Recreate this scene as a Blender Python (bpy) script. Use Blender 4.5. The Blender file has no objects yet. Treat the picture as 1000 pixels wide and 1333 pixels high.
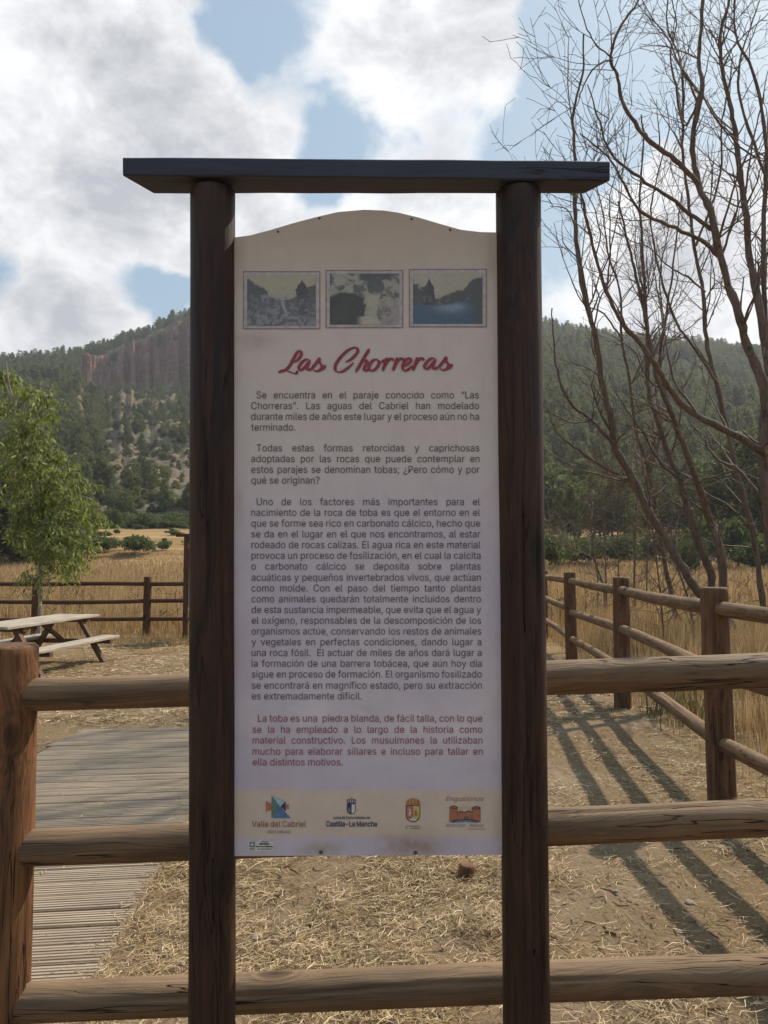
import bpy, bmesh, math, random, os
import numpy as np
from mathutils import Vector, Matrix

C = bpy.context.scene.collection
SC = bpy.context.scene
random.seed(7)
RAD = math.radians
EYE = 1.5
F = 985.0
PITCH = RAD(3.6)

# ------------------------------------------------------------------ camera
cam_d = bpy.data.cameras.new('camera')
cam = bpy.data.objects.new('camera', cam_d)
C.objects.link(cam)
cam.location = (0, 0, EYE)
cam.rotation_euler = (RAD(90) + PITCH, 0, 0)
cam_d.sensor_fit = 'VERTICAL'
cam_d.sensor_height = 36.0
cam_d.lens = 36.0 * F / 1333.0
cam_d.clip_start = 0.05
cam_d.clip_end = 6000
SC.camera = cam
SUN_AZ, SUN_EL = RAD(49), RAD(46)      # azimuth to the right of straight ahead


def ray(x, y):
    """world direction of a photograph pixel (arrays allowed)"""
    x = np.asarray(x, float); y = np.asarray(y, float)
    a = math.pi / 2 + PITCH
    vx = (x - 500) / F; vy = (666.5 - y) / F; vz = -np.ones_like(vx)
    return np.stack([vx, math.cos(a) * vy - math.sin(a) * vz, math.sin(a) * vy + math.cos(a) * vz], -1)


def at(x, y, Y):
    d = ray(x, y)
    return d * (Y / d[..., 1])[..., None] + np.array([0, 0, EYE])


# ------------------------------------------------------------------ node helpers
class NT:
    def __init__(s, tree):
        s.t = tree; s.n = tree.nodes; s.l = tree.links

    def new(s, typ, **kw):
        n = s.n.new(typ)
        for k, v in kw.items():
            setattr(n, k, v)
        return n

    def set(s, sock, v):
        if hasattr(v, 'is_linked') or isinstance(v, bpy.types.NodeSocket):
            s.l.new(v, sock)
        else:
            if isinstance(v, (tuple, list)) and len(v) == 3 and len(sock.default_value) == 4:
                v = (*v, 1)
            sock.default_value = v

    def math(s, op, a, b=None, c=None, clamp=False):
        n = s.new('ShaderNodeMath', operation=op); n.use_clamp = clamp
        s.set(n.inputs[0], a)
        if b is not None: s.set(n.inputs[1], b)
        if c is not None: s.set(n.inputs[2], c)
        return n.outputs[0]

    def vmath(s, op, a, b=None, scale=None):
        n = s.new('ShaderNodeVectorMath', operation=op)
        s.set(n.inputs[0], a)
        if b is not None: s.set(n.inputs[1], b)
        if scale is not None: s.set(n.inputs['Scale'], scale)
        return n.outputs['Value'] if op in ('DISTANCE', 'LENGTH', 'DOT_PRODUCT') else n.outputs[0]

    def mr(s, v, a, b, c=0.0, d=1.0, smooth=True):
        n = s.new('ShaderNodeMapRange')
        if smooth: n.interpolation_type = 'SMOOTHSTEP'
        s.set(n.inputs[0], v)
        for i, q in enumerate((a, b, c, d)): s.set(n.inputs[i + 1], q)
        return n.outputs[0]

    def mix(s, f, a, b, blend='MIX'):
        n = s.new('ShaderNodeMix', data_type='RGBA', blend_type=blend)
        s.set(n.inputs[0], f); s.set(n.inputs[6], a); s.set(n.inputs[7], b)
        return n.outputs[2]

    def noise(s, vec, scale, detail=4, rough=.55, dist=0.0):
        n = s.new('ShaderNodeTexNoise')
        if vec is not None: s.set(n.inputs['Vector'], vec)
        n.inputs['Scale'].default_value = scale
        n.inputs['Detail'].default_value = detail
        n.inputs['Roughness'].default_value = rough
        n.inputs['Distortion'].default_value = dist
        return n.outputs[0]

    def vor(s, vec, scale, feature='F1'):
        n = s.new('ShaderNodeTexVoronoi', feature=feature)
        s.set(n.inputs['Vector'], vec)
        n.inputs['Scale'].default_value = scale
        return n

    def mapping(s, vec, scale=(1, 1, 1), loc=(0, 0, 0)):
        n = s.new('ShaderNodeMapping')
        s.set(n.inputs[0], vec)
        n.inputs['Scale'].default_value = scale
        n.inputs['Location'].default_value = loc
        return n.outputs[0]

    def ramp(s, f, stops):
        n = s.new('ShaderNodeValToRGB')
        s.set(n.inputs[0], f)
        e = n.color_ramp.elements
        while len(e) < len(stops): e.new(.5)
        for q, (p, c) in zip(e, stops):
            q.position = p; q.color = (*c, 1)
        return n.outputs[0]


def new_mat(name):
    m = bpy.data.materials.new(name)
    m.use_nodes = True
    nt = NT(m.node_tree)
    nt.n.clear()
    out = nt.new('ShaderNodeOutputMaterial')
    return m, nt, out


def principled(nt, out, col, rough=.8, bump=None, bstr=.4, bdist=.01, spec=.3):
    p = nt.new('ShaderNodeBsdfPrincipled')
    nt.set(p.inputs['Base Color'], col)
    nt.set(p.inputs['Roughness'], rough)
    p.inputs['Specular IOR Level'].default_value = spec
    if bump is not None:
        b = nt.new('ShaderNodeBump')
        b.inputs['Strength'].default_value = bstr
        b.inputs['Distance'].default_value = bdist
        nt.set(b.inputs['Height'], bump)
        nt.l.new(b.outputs[0], p.inputs['Normal'])
    nt.l.new(p.outputs[0], out.inputs['Surface'])
    return p


# ------------------------------------------------------------------ world: nishita sky and broken cumulus
world = bpy.data.worlds.new('World')
SC.world = world
world.use_nodes = True
wt = NT(world.node_tree); wt.n.clear()
sky = wt.new('ShaderNodeTexSky', sky_type='NISHITA')
sky.sun_disc = False
sky.sun_elevation = SUN_EL
sky.sun_rotation = SUN_AZ
sky.air_density = 1.25; sky.dust_density = 2.2; sky.ozone_density = 1.2
tc = wt.new('ShaderNodeTexCoord')
dirv = tc.outputs['Generated']
n1 = wt.noise(dirv, 3.1, 9, .56, .35)
n2 = wt.noise(wt.mapping(dirv, (1, 1, 1.5), (3.1, 2.2, .7)), 8.0, 8, .62, .2)
warp = wt.new('ShaderNodeTexNoise'); wt.set(warp.inputs['Vector'], dirv)
warp.inputs['Scale'].default_value = 7; warp.inputs['Detail'].default_value = 6
wv = wt.vmath('ADD', dirv, wt.vmath('SCALE', wt.vmath('SUBTRACT', warp.outputs[1], (.5, .5, .5)), scale=.17))
dens = wt.math('ADD', wt.math('MULTIPLY', n1, .62), wt.math('MULTIPLY', n2, .42))
thick = wt.math('ADD', wt.math('MULTIPLY', n1, .5), wt.math('MULTIPLY', n2, .2))
# cloud banks and clear gaps, as directions (px, py, radius px, weight)
BL = [(60, 120, 300, .28), (250, 150, 170, .18), (120, 300, 200, .16), (560, 90, 170, .24), (640, 40, 140, .14), (60, 430, 130, .22),
      (230, 345, 90, .12), (480, 300, 120, .2), (900, 300, 190, .22), (830, 400, 160, .18), (960, 200, 120, .12), (640, 275, 50, .14), (250, 480, 80, .1),
      (300, 45, 85, -.34), (430, 190, 80, -.26), (690, 185, 70, -.22), (765, 95, 120, -.34), (5, 350, 70, -.34), (222, 380, 60, -.34), (140, 366, 50, -.22), (735, 30, 80, -.2), (730, 230, 70, -.12), (880, 70, 150, -.30), (975, 60, 110, -.2), (715, 10, 60, -.15), (985, 330, 70, .1), (560, 190, 70, -.14)]
for x, y, r, w in BL:
    d = ray(x, y); d = d / np.linalg.norm(d)
    dist = wt.vmath('DISTANCE', wv, tuple(float(q) for q in d))
    b = wt.mr(dist, 0.0, r / F * 1.25, w, 0.0)
    dens = wt.math('ADD', dens, b)
    if w > 0: thick = wt.math('ADD', thick, wt.math('MULTIPLY', b, .9))
fac = wt.mr(dens, .54, .69)
shade = wt.ramp(wt.mr(wt.math('ADD', thick, wt.math('MULTIPLY', wt.math('SUBTRACT', n2, .5), 1.0)), .38, .86, 0, 1, False),
                [(0, (10.9, 10.9, 10.9)), (.3, (10.1, 10.15, 10.3)), (.6, (8.0, 8.1, 8.4)), (1, (5.4, 5.6, 6.0))])
blue = wt.mix(1.0, sky.outputs[0], (1.18, 1.22, 1.10), 'MULTIPLY')
blue = wt.mix(.6, blue, (4.2, 5.9, 7.7))
colw = wt.mix(fac, blue, shade)
# low in the sky the air pales everything
sep = wt.new('ShaderNodeSeparateXYZ'); wt.set(sep.inputs[0], dirv)
low = wt.mr(sep.outputs[2], -.02, .30, .45, 0.0)
colw = wt.mix(low, colw, (5.8, 6.5, 7.4))
bg = wt.new('ShaderNodeBackground')
wt.set(bg.inputs[0], colw)
bg.inputs[1].default_value = .1
wo = wt.new('ShaderNodeOutputWorld')
wt.l.new(bg.outputs[0], wo.inputs[0])

sun_d = bpy.data.lights.new('sun', 'SUN')
sun = bpy.data.objects.new('sun', sun_d); C.objects.link(sun)
sun_d.energy = 4.95
sun_d.angle = RAD(.7)
sun_d.color = (1.0, .89, .74)
sv = Vector((math.sin(SUN_AZ) * math.cos(SUN_EL), math.cos(SUN_AZ) * math.cos(SUN_EL), math.sin(SUN_EL)))
sun.rotation_euler = sv.to_track_quat('Z', 'Y').to_euler()
sun.location = (30, 30, 60)
SC.view_settings.view_transform = 'Standard'
SC.view_settings.look = 'None'
SC.view_settings.exposure = 0
SC.view_settings.gamma = 1
SC.view_settings.use_curve_mapping = False
SC.cycles.max_bounces = 4
SC.cycles.diffuse_bounces = 2
SC.cycles.glossy_bounces = 2
SC.cycles.transmission_bounces = 3
SC.cycles.transparent_max_bounces = 6
SC.cycles.volume_bounces = 0

# ------------------------------------------------------------------ numeric noise
_rs = np.random.RandomState(11)
_lat = _rs.rand(256, 256)


def vnoise(x, y):
    x = np.asarray(x, float); y = np.asarray(y, float)
    xi = np.floor(x).astype(int); yi = np.floor(y).astype(int)
    fx = x - xi; fy = y - yi
    fx = fx * fx * (3 - 2 * fx); fy = fy * fy * (3 - 2 * fy)
    a = _lat[xi & 255, yi & 255]; b = _lat[(xi + 1) & 255, yi & 255]
    c = _lat[xi & 255, (yi + 1) & 255]; d = _lat[(xi + 1) & 255, (yi + 1) & 255]
    return (a * (1 - fx) + b * fx) * (1 - fy) + (c * (1 - fx) + d * fx) * fy


def fbm(x, y, o=5, g=.5):
    s = 0; a = 1; t = 0
    for i in range(o):
        s = s + a * vnoise(x * 2 ** i + 17.3 * i, y * 2 ** i + 9.1 * i); t += a; a *= g
    return s / t


def sstep(a, b, x):
    t = np.clip((np.asarray(x, float) - a) / (b - a), 0, 1)
    return t * t * (3 - 2 * t)


# ------------------------------------------------------------------ object helpers
def tag(o, label=None, cat=None, group=None, kind=None):
    if label: o['label'] = label
    if cat: o['category'] = cat
    if group: o['group'] = group
    if kind: o['kind'] = kind
    return o


def thing(name, loc, label, cat, group=None, kind=None):
    o = bpy.data.objects.new(name, None)
    o.empty_display_size = .2
    C.objects.link(o)
    o.location = loc
    return tag(o, label, cat, group, kind)


def link(name, me, mats, parent=None, loc=None):
    o = bpy.data.objects.new(name, me)
    C.objects.link(o)
    if mats is not None:
        for m in (mats if isinstance(mats, (list, tuple)) else [mats]):
            me.materials.append(m)
    if parent is not None: o.parent = parent
    if loc is not None: o.location = loc
    return o


def fast_mesh(name, verts, faces, smooth=False, origin=None):
    """verts (n,3); faces (m,k) array with constant k"""
    verts = np.asarray(verts, np.float32)
    if origin is not None: verts = verts - np.asarray(origin, np.float32)
    faces = np.asarray(faces, np.int32)
    me = bpy.data.meshes.new(name)
    m, k = faces.shape
    me.vertices.add(len(verts)); me.vertices.foreach_set('co', verts.ravel())
    me.loops.add(m * k); me.loops.foreach_set('vertex_index', faces.ravel())
    me.polygons.add(m)
    me.polygons.foreach_set('loop_start', np.arange(0, m * k, k, dtype=np.int32))
    if smooth: me.polygons.foreach_set('use_smooth', np.ones(m, bool))
    me.update(calc_edges=True)
    me.validate()
    return me


def py_mesh(name, verts, faces, smooth=False):
    me = bpy.data.meshes.new(name)
    me.from_pydata([tuple(map(float, v)) for v in verts], [], [tuple(map(int, f)) for f in faces])
    if smooth: me.polygons.foreach_set('use_smooth', np.ones(len(me.polygons), bool))
    me.update()
    return me


def vcol(me, name, cols):
    a = me.color_attributes.new(name, 'FLOAT_COLOR', 'POINT')
    cols = np.asarray(cols, np.float32)
    if cols.shape[1] == 3: cols = np.hstack([cols, np.ones((len(cols), 1), np.float32)])
    a.data.foreach_set('color', cols.ravel())


# ------------------------------------------------------------------ materials
def wood(name, dark, light, grey=None, greyamt=.0, ring=1.0, bump=.6, rough=.75, scale=1.0, crack=1.0, spec=.3):
    m, nt, out = new_mat(name)
    t = nt.new('ShaderNodeTexCoord'); oi = nt.new('ShaderNodeObjectInfo')
    off = nt.vmath('SCALE', (7.1, 13.7, 5.3), scale=oi.outputs['Random'])
    v = nt.vmath('ADD', t.outputs['Object'], off)
    v = nt.vmath('SCALE', v, scale=scale)
    wob = nt.new('ShaderNodeTexNoise'); nt.set(wob.inputs['Vector'], nt.mapping(v, (3, 3, 1.6)))
    wob.inputs['Scale'].default_value = 1.0; wob.inputs['Detail'].default_value = 2
    v2 = nt.vmath('ADD', v, nt.vmath('SCALE', nt.vmath('SUBTRACT', wob.outputs[1], (.5, .5, .5)), scale=.06))
    # knots
    kv = nt.vor(nt.mapping(v2, (5, 5, 2.3)), 1.0)
    kd = kv.outputs['Distance']
    knot = nt.mr(kd, .05, .17, 1, 0)
    swirl = nt.mr(kd, .0, .5, 1, 0)
    v3 = nt.vmath('ADD', v2, nt.vmath('SCALE', (.03, .03, .25), scale=swirl))
    grain = nt.noise(nt.mapping(v3, (38, 38, 2.2)), 1.0, 6, .6)
    fine = nt.noise(nt.mapping(v3, (160, 160, 5)), 1.0, 4, .6)
    broad = nt.noise(nt.mapping(v2, (9, 9, 1.3)), 1.0, 4, .6)
    blot = nt.noise(nt.mapping(v, (4, 4, 2.4)), 1.0, 5, .65)
    g = nt.math('ADD', nt.math('MULTIPLY', grain, .45), nt.math('ADD', nt.math('MULTIPLY', fine, .28), nt.math('MULTIPLY', broad, .32)))
    col = nt.ramp(nt.mr(g, .43, .61, 0, 1, False), [(0, dark), (1, light)])
    if grey:
        geo = nt.new('ShaderNodeNewGeometry')
        sz = nt.new('ShaderNodeSeparateXYZ'); nt.set(sz.inputs[0], geo.outputs['Normal'])
        up = nt.mr(nt.math('ADD', sz.outputs[2], nt.math('MULTIPLY', nt.math('SUBTRACT', blot, .5), 1.2)), .0, .9, greyamt * .35, greyamt)
        col = nt.mix(up, col, grey)
    col = nt.mix(nt.mr(blot, .35, .75, 0, .35), col, tuple(q * .55 for q in dark))
    # drying cracks
    cr = nt.noise(nt.mapping(v2, (26, 26, .9)), 1.0, 3, .5)
    line = nt.math('ABSOLUTE', nt.math('SUBTRACT', cr, .5))
    cm = nt.noise(nt.mapping(v, (6, 6, 1.6), (3, 1, 2)), 1.0, 2, .5)
    crackm = nt.math('MULTIPLY', nt.mr(line, .0, .009, 1, 0), nt.mr(cm, .43, .55, 0, .95 * crack))
    col = nt.mix(crackm, col, tuple(q * .12 for q in dark))
    kring = nt.math('MULTIPLY', nt.mr(nt.math('SINE', nt.math('MULTIPLY', kd, 95)), -.6, 1, .35, 0), nt.mr(kd, .12, .3, 1, 0))
    col = nt.mix(nt.math('MULTIPLY', kring, .8), col, tuple(q * .4 for q in dark))
    col = nt.mix(nt.math('MULTIPLY', knot, .85), col, tuple(q * .22 for q in dark))
    h = nt.math('SUBTRACT', g, nt.math('ADD', nt.math('MULTIPLY', crackm, 1.3), nt.math('MULTIPLY', knot, .3)))
    principled(nt, out, col, nt.mr(g, .3, .8, rough - .1, rough + .15), h, min(1.0, bump), .006 if bump <= 1 else .010, spec)
    return m


M = {}
M['post'] = wood('dark stained wood', (.014, .0062, .0036), (.072, .031, .0165), (.06, .045, .035), .10, bump=.9, rough=.58, spec=.35)
M['beam'] = wood('flare tinted dark wood', (.028, .030, .048), (.052, .053, .078), (.065, .068, .10), .3, bump=.5, rough=.55, spec=.4)  # bluish veil of lens flare is painted into the crossbar's wood colour
M['rail'] = wood('weathered rail wood', (.050, .022, .0095), (.225, .115, .050), (.42, .31, .20), .46, bump=1.3)
M['fpost'] = wood('orange brown post wood', (.036, .014, .0055), (.25, .105, .038), (.27, .19, .12), .25, bump=1.3)
M['rfence'] = wood('aged brown log wood', (.050, .021, .009), (.28, .142, .062), (.43, .31, .19), .36, bump=1.2)
M['rpost'] = wood('brown log post wood', (.044, .018, .008), (.22, .10, .044), (.28, .20, .13), .25, bump=1.3)
M['bfence'] = wood('red brown fence wood', (.055, .022, .013), (.14, .062, .036), (.2, .14, .1), .25, bump=.5)
M['tabletop'] = wood('bleached table wood', (.27, .21, .155), (.52, .44, .34), (.5, .46, .39), .5, bump=.5)
M['tableleg'] = wood('brown table leg wood', (.07, .037, .022), (.18, .105, .062), (.25, .2, .15), .3)
M['bark'] = wood('reddish bark', (.060, .038, .027), (.225, .150, .105), (.32, .27, .22), .5, bump=1.2, scale=2.5)
M['greybark'] = wood('pale grey bark', (.20, .17, .145), (.40, .35, .3), None, 0, bump=.6)
M['pinebark'] = wood('pine bark', (.04, .03, .022), (.11, .08, .058), None, 0)


def plank_mat():
    m, nt, out = new_mat('grey decking wood')
    t = nt.new('ShaderNodeTexCoord'); oi = nt.new('ShaderNodeObjectInfo')
    v = nt.vmath('ADD', t.outputs['Object'], nt.vmath('SCALE', (17.1, 5.7, 3.3), scale=oi.outputs['Random']))
    g = nt.noise(nt.mapping(v, (3.0, 70, 30)), 1.0, 6, .62)
    b = nt.noise(nt.mapping(v, (1.6, 5, 1)), 1.0, 5, .6)
    sp = nt.noise(nt.mapping(v, (22, 60, 10)), 1.0, 3, .5)
    col = nt.ramp(nt.mr(g, .3, .72, 0, 1, False), [(0, (.19, .135, .09)), (1, (.60, .485, .35))])
    col = nt.mix(nt.mr(b, .35, .75, 0, .5), col, (.32, .265, .205))
    col = nt.mix(nt.mr(oi.outputs['Random'], 0, 1, 0, .6, False), col, (.30, .24, .175))
    col = nt.mix(nt.mr(sp, .64, .72, 0, .6), col, (.13, .10, .07))
    principled(nt, out, col, .85, g, .5, .004, .2)
    return m


M['plank'] = plank_mat()


def simple_mat(name, col, rough=.7, spec=.3, var=.12, scale=30):
    m, nt, out = new_mat(name)
    t = nt.new('ShaderNodeTexCoord')
    n = nt.noise(t.outputs['Object'], scale, 4, .6)
    c = nt.mix(nt.mr(n, .3, .7), tuple(q * (1 - var) for q in col), tuple(min(1, q * (1 + var)) for q in col))
    principled(nt, out, c, rough, n, .15, .002, spec)
    return m


def leaf_mat(name, c1, c2, c3, trans=.35, hue_var=True, tint=(1.15, 1.25, .75)):
    m, nt, out = new_mat(name)
    g = nt.new('ShaderNodeNewGeometry'); oi = nt.new('ShaderNodeObjectInfo')
    r = g.outputs['Random Per Island']
    col = nt.ramp(r, [(0, c1), (.55, c2), (1, c3)])
    if hue_var:
        col = nt.mix(nt.math('MULTIPLY', oi.outputs['Random'], .55), col, tuple(a * .5 + b * .3 + q for a, b, q in zip(c1, c3, (.012, .006, 0))))
    d = nt.new('ShaderNodeBsdfPrincipled'); nt.set(d.inputs['Base Color'], col)
    d.inputs['Roughness'].default_value = .55; d.inputs['Specular IOR Level'].default_value = .25
    tr = nt.new('ShaderNodeBsdfTranslucent'); nt.set(tr.inputs[0], nt.mix(1.0, col, tint, 'MULTIPLY'))
    mx = nt.new('ShaderNodeMixShader'); mx.inputs[0].default_value = trans
    nt.l.new(d.outputs[0], mx.inputs[1]); nt.l.new(tr.outputs[0], mx.inputs[2])
    nt.l.new(mx.outputs[0], out.inputs['Surface'])
    return m


M['leaf'] = leaf_mat('young green leaves', (.12, .150, .045), (.205, .235, .075), (.38, .40, .17), .5, False)
M['pine'] = leaf_mat('pine needles', (.080, .098, .040), (.122, .138, .056), (.175, .18, .082), .5)
M['pinefar'] = leaf_mat('hill pine needles', (.088, .106, .042), (.132, .146, .060), (.19, .19, .088), .5)
M['shrub'] = leaf_mat('shrub leaves', (.065, .085, .032), (.105, .130, .050), (.15, .175, .075), .38)
GT = (1.0, .96, .85)
M['grass'] = leaf_mat('dry grass blades', (.24, .155, .072), (.46, .32, .16), (.68, .53, .31), .3, False, GT)
M['straw'] = leaf_mat('straw litter', (.17, .105, .052), (.48, .345, .180), (.80, .655, .42), .12, False, GT)
M['weed'] = leaf_mat('dry brown weeds', (.09, .05, .026), (.16, .095, .05), (.24, .15, .08), .1, False, GT)
M['greenweed'] = leaf_mat('green weeds', (.08, .085, .035), (.13, .13, .055), (.22, .19, .09), .3, False, GT)
M['stone'] = simple_mat('pale stone', (.40, .33, .25), .9, .2, .25, 18)
M['steel'] = simple_mat('dull screw steel', (.10, .085, .075), .5, .5)

# ------------------------------------------------------------------ terrain
RX = [-500, -150, 0, 71, 114, 160, 200, 246, 330, 450, 600, 706, 800, 856, 910, 958, 1100, 1500]
RY = [480, 472, 468, 461, 457, 442, 425, 405, 385, 375, 392, 420, 438, 441, 445, 451, 462, 480]
CX = [60, 100, 114, 140, 160, 180, 200, 246, 330, 420, 500]
CT = [478, 474, 468, 460, 450, 440, 430, 406, 400, 400, 395]
CF = [515, 512, 508, 502, 498, 494, 491, 486, 482, 475, 470]


def height(x, y):
    x = np.asarray(x, float); y = np.asarray(y, float)
    r = np.hypot(x, y)
    az = np.arctan2(x, y)
    azc = np.clip(az, -RAD(52), RAD(52))
    px = 500 + F * np.tan(azc)
    Y = r * np.cos(azc)
    side = 1 - .75 * sstep(RAD(55), RAD(110), np.abs(az))
    zr = EYE + (728 - np.interp(px, RX, RY)) / F * 500
    z = .035 * (fbm(x * .6, y * .6, 4) - .5) + .02 * (fbm(x * 3, y * 3, 3) - .5)
    # gentle terrace field
    z = z + sstep(45, 118, Y) * 5.6 + .25 * sstep(70, 71.5, Y) + .3 * sstep(84, 85.5, Y)
    t = (Y - 125) / 375
    tt = np.clip(t, 0, 1)
    zl = 6.2
    base = zl + (zr - zl) * (tt ** 1.06)
    # cliffs on the left hill
    yc = 440 + 26 * (fbm(px * .045, px * 0 + 3.3, 4) - .5) + 20 * (vnoise(px * .15, px * 0 + 8) - .5) + 9 * (vnoise(px * .45, px * 0 + 2) - .5)
    wc = sstep(96, 112, px) * (1 - sstep(470, 560, px))
    zfoot = EYE + (728 - np.interp(px, CX, CF)) / F * 435
    ztop = EYE + (728 - np.interp(px, CX, CT)) / F * 446
    low = zl + (zfoot - zl) * np.clip((Y - 125) / (yc - 125), 0, 1) ** 1.0
    up = ztop + (zr - ztop) * np.clip((Y - yc) / (500 - yc), 0, 1)
    ledge = 4 * vnoise(px * .12, px * 0 + 4) - 1
    cl = low + (up - low) * (.40 * sstep(-2, 1, Y - yc) + .30 * sstep(3 - ledge, 6 - ledge, Y - yc) + .30 * sstep(9 + ledge, 12 + ledge, Y - yc))
    base = base * (1 - wc) + cl * wc
    hill = sstep(112, 140, Y)
    und = (fbm(x * .018, y * .018, 5) - .5) * 26 * sstep(130, 260, Y) * (1 - sstep(400, 470, Y))
    gull = -7 * np.abs(fbm(x * .03 + 5, y * .012, 3) - .5) * sstep(150, 220, Y) * (1 - sstep(420, 470, Y))
    zz = np.where(Y > 125, base, zl) + und + gull + 1.2 * (fbm(x * .12, y * .12, 3) - .5)
    z = z * (1 - hill) + zz * hill
    over = np.clip(Y - 500, 0, None)
    z = z - over * .25
    z = z * side
    return np.maximum(z, -6)


def hz(x, y):
    return float(height(np.array([x]), np.array([y]))[0])


r_ = [.25]
while r_[-1] < 15: r_.append(r_[-1] * 1.032 + .004)
while r_[-1] < 118: r_.append(r_[-1] * 1.035)
while r_[-1] < 640: r_.append(r_[-1] + 3.0)
while r_[-1] < 2600: r_.append(r_[-1] * 1.12)
rr = np.array(r_)
azs = np.concatenate([np.arange(-180, -44, 6), np.arange(-44, 44, .19), np.arange(44, 180, 6)])
na, nr = len(azs), len(rr)
A, R = np.meshgrid(np.radians(azs), rr)
gx = R * np.sin(A); gy = R * np.cos(A)
gz = height(gx, gy)
gv = np.stack([gx, gy, gz], -1).reshape(-1, 3)
gv = np.vstack([gv, [[0, 0, 0]]])
ii, jj = np.meshgrid(np.arange(nr - 1), np.arange(na), indexing='ij')
j2 = (jj + 1) % na
quads = np.stack([ii * na + jj, ii * na + j2, (ii + 1) * na + j2, (ii + 1) * na + jj], -1).reshape(-1, 4)
quads = quads[:, ::-1]
cen = len(gv) - 1
tri = np.array([[cen, j, (j + 1) % na, (j + 1) % na] for j in range(na)])
gme = fast_mesh('ground', gv, quads, True)

pxg = 500 + F * np.tan(np.clip(A, -RAD(52), RAD(52)))
Yg = R * np.cos(np.clip(A, -RAD(52), RAD(52)))
# zone masks: r = near straw yard, g = dry field, b = scree
zr_ = np.zeros((nr * na + 1, 4), np.float32)
field = sstep(11, 16, Yg) * (1 - sstep(112, 128, Yg))
scree = sstep(100, 150, pxg) * (1 - sstep(300, 360, pxg)) * sstep(140, 165, Yg) * (1 - sstep(330, 380, Yg)) * sstep(.22, .42, fbm(gx * .03, gy * .03, 4))
scree = np.clip(scree + .5 * sstep(.5, .65, fbm(gx * .02 + 9, gy * .02, 4)) * (pxg > 690) * (pxg < 780) * sstep(170, 220, Yg), 0, 1)
zr_[:-1, 0] = (1 - sstep(118, 138, Yg)).ravel()
zr_[:-1, 1] = field.ravel()
zr_[:-1, 2] = scree.ravel()
zr_[:, 3] = 1
vcol(gme, 'zone', zr_)


def ground_mat():
    m, nt, out = new_mat('ground soil')
    at_ = nt.new('ShaderNodeAttribute', attribute_name='zone')
    s = nt.new('ShaderNodeSeparateColor'); nt.set(s.inputs[0], at_.outputs['Color'])
    t = nt.new('ShaderNodeTexCoord'); P = t.outputs['Object']
    geo = nt.new('ShaderNodeNewGeometry')
    n1 = nt.noise(P, .7, 6, .6); n2 = nt.noise(P, 6, 6, .65); n3 = nt.noise(P, 60, 5, .6); n4 = nt.noise(P, 220, 3, .6)
    dirt = nt.ramp(nt.mr(n2, .3, .7, 0, 1, False), [(0, (.185, .13, .082)), (1, (.34, .255, .17))])
    straw = nt.ramp(nt.mr(n3, .3, .7, 0, 1, False), [(0, (.12, .08, .042)), (1, (.30, .215, .12))])
    near = nt.mix(nt.mr(nt.math('ADD', n1, nt.math('MULTIPLY', nt.math('SUBTRACT', n2, .5), .5)), .36, .56), dirt, straw)
    near = nt.mix(nt.mr(n4, .5, .75, 0, .4), near, (.15, .11, .075))
    fieldc = nt.ramp(nt.mr(nt.noise(nt.mapping(P, (.06, .5, 1)), 1, 6, .65), .3, .7, 0, 1, False), [(0, (.17, .11, .05)), (.5, (.32, .205, .092)), (1, (.45, .315, .16))])
    near = nt.mix(s.outputs[1], near, fieldc)
    h1 = nt.noise(P, .05, 7, .7); h2 = nt.noise(P, .4, 6, .7)
    scrub = nt.ramp(nt.mr(h2, .3, .7, 0, 1, False), [(0, (.07, .075, .04)), (.5, (.14, .13, .078)), (1, (.26, .21, .145))])
    screec = nt.ramp(nt.mr(h2, .3, .72, 0, 1, False), [(0, (.085, .075, .045)), (.5, (.165, .130, .085)), (1, (.28, .21, .145))])
    hill = nt.mix(s.outputs[2], scrub, screec)
    hill = nt.mix(nt.mr(h1, .58, .72, 0, .5), hill, (.22, .15, .10))
    nz = nt.new('ShaderNodeSeparateXYZ'); nt.set(nz.inputs[0], geo.outputs['True Normal'])
    steep = nt.mr(nz.outputs[2], .30, .62, 1, 0)
    rv = nt.noise(nt.mapping(P, (.22, .22, .05)), 1, 6, .7)
    rh = nt.noise(nt.mapping(P, (.05, .05, .5)), 1, 4, .6)
    rock = nt.ramp(nt.mr(nt.math('ADD', nt.math('MULTIPLY', rv, .7), nt.math('MULTIPLY', rh, .3)), .33, .66, 0, 1, False),
                   [(0, (.06, .026, .018)), (.5, (.19, .09, .06)), (1, (.32, .19, .13))])
    hill = nt.mix(steep, hill, rock)
    col = nt.mix(s.outputs[0], hill, near)
    hh = nt.math('ADD', nt.math('MULTIPLY', n3, .6), nt.math('ADD', nt.math('MULTIPLY', n2, .9), nt.math('MULTIPLY', n4, .25)))
    principled(nt, out, col, .95, hh, .75, .02, .1)
    return m


ground = link('ground', gme, ground_mat())
tag(ground, 'dry straw strewn yard running out to the field and wooded hills', kind='structure')

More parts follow.
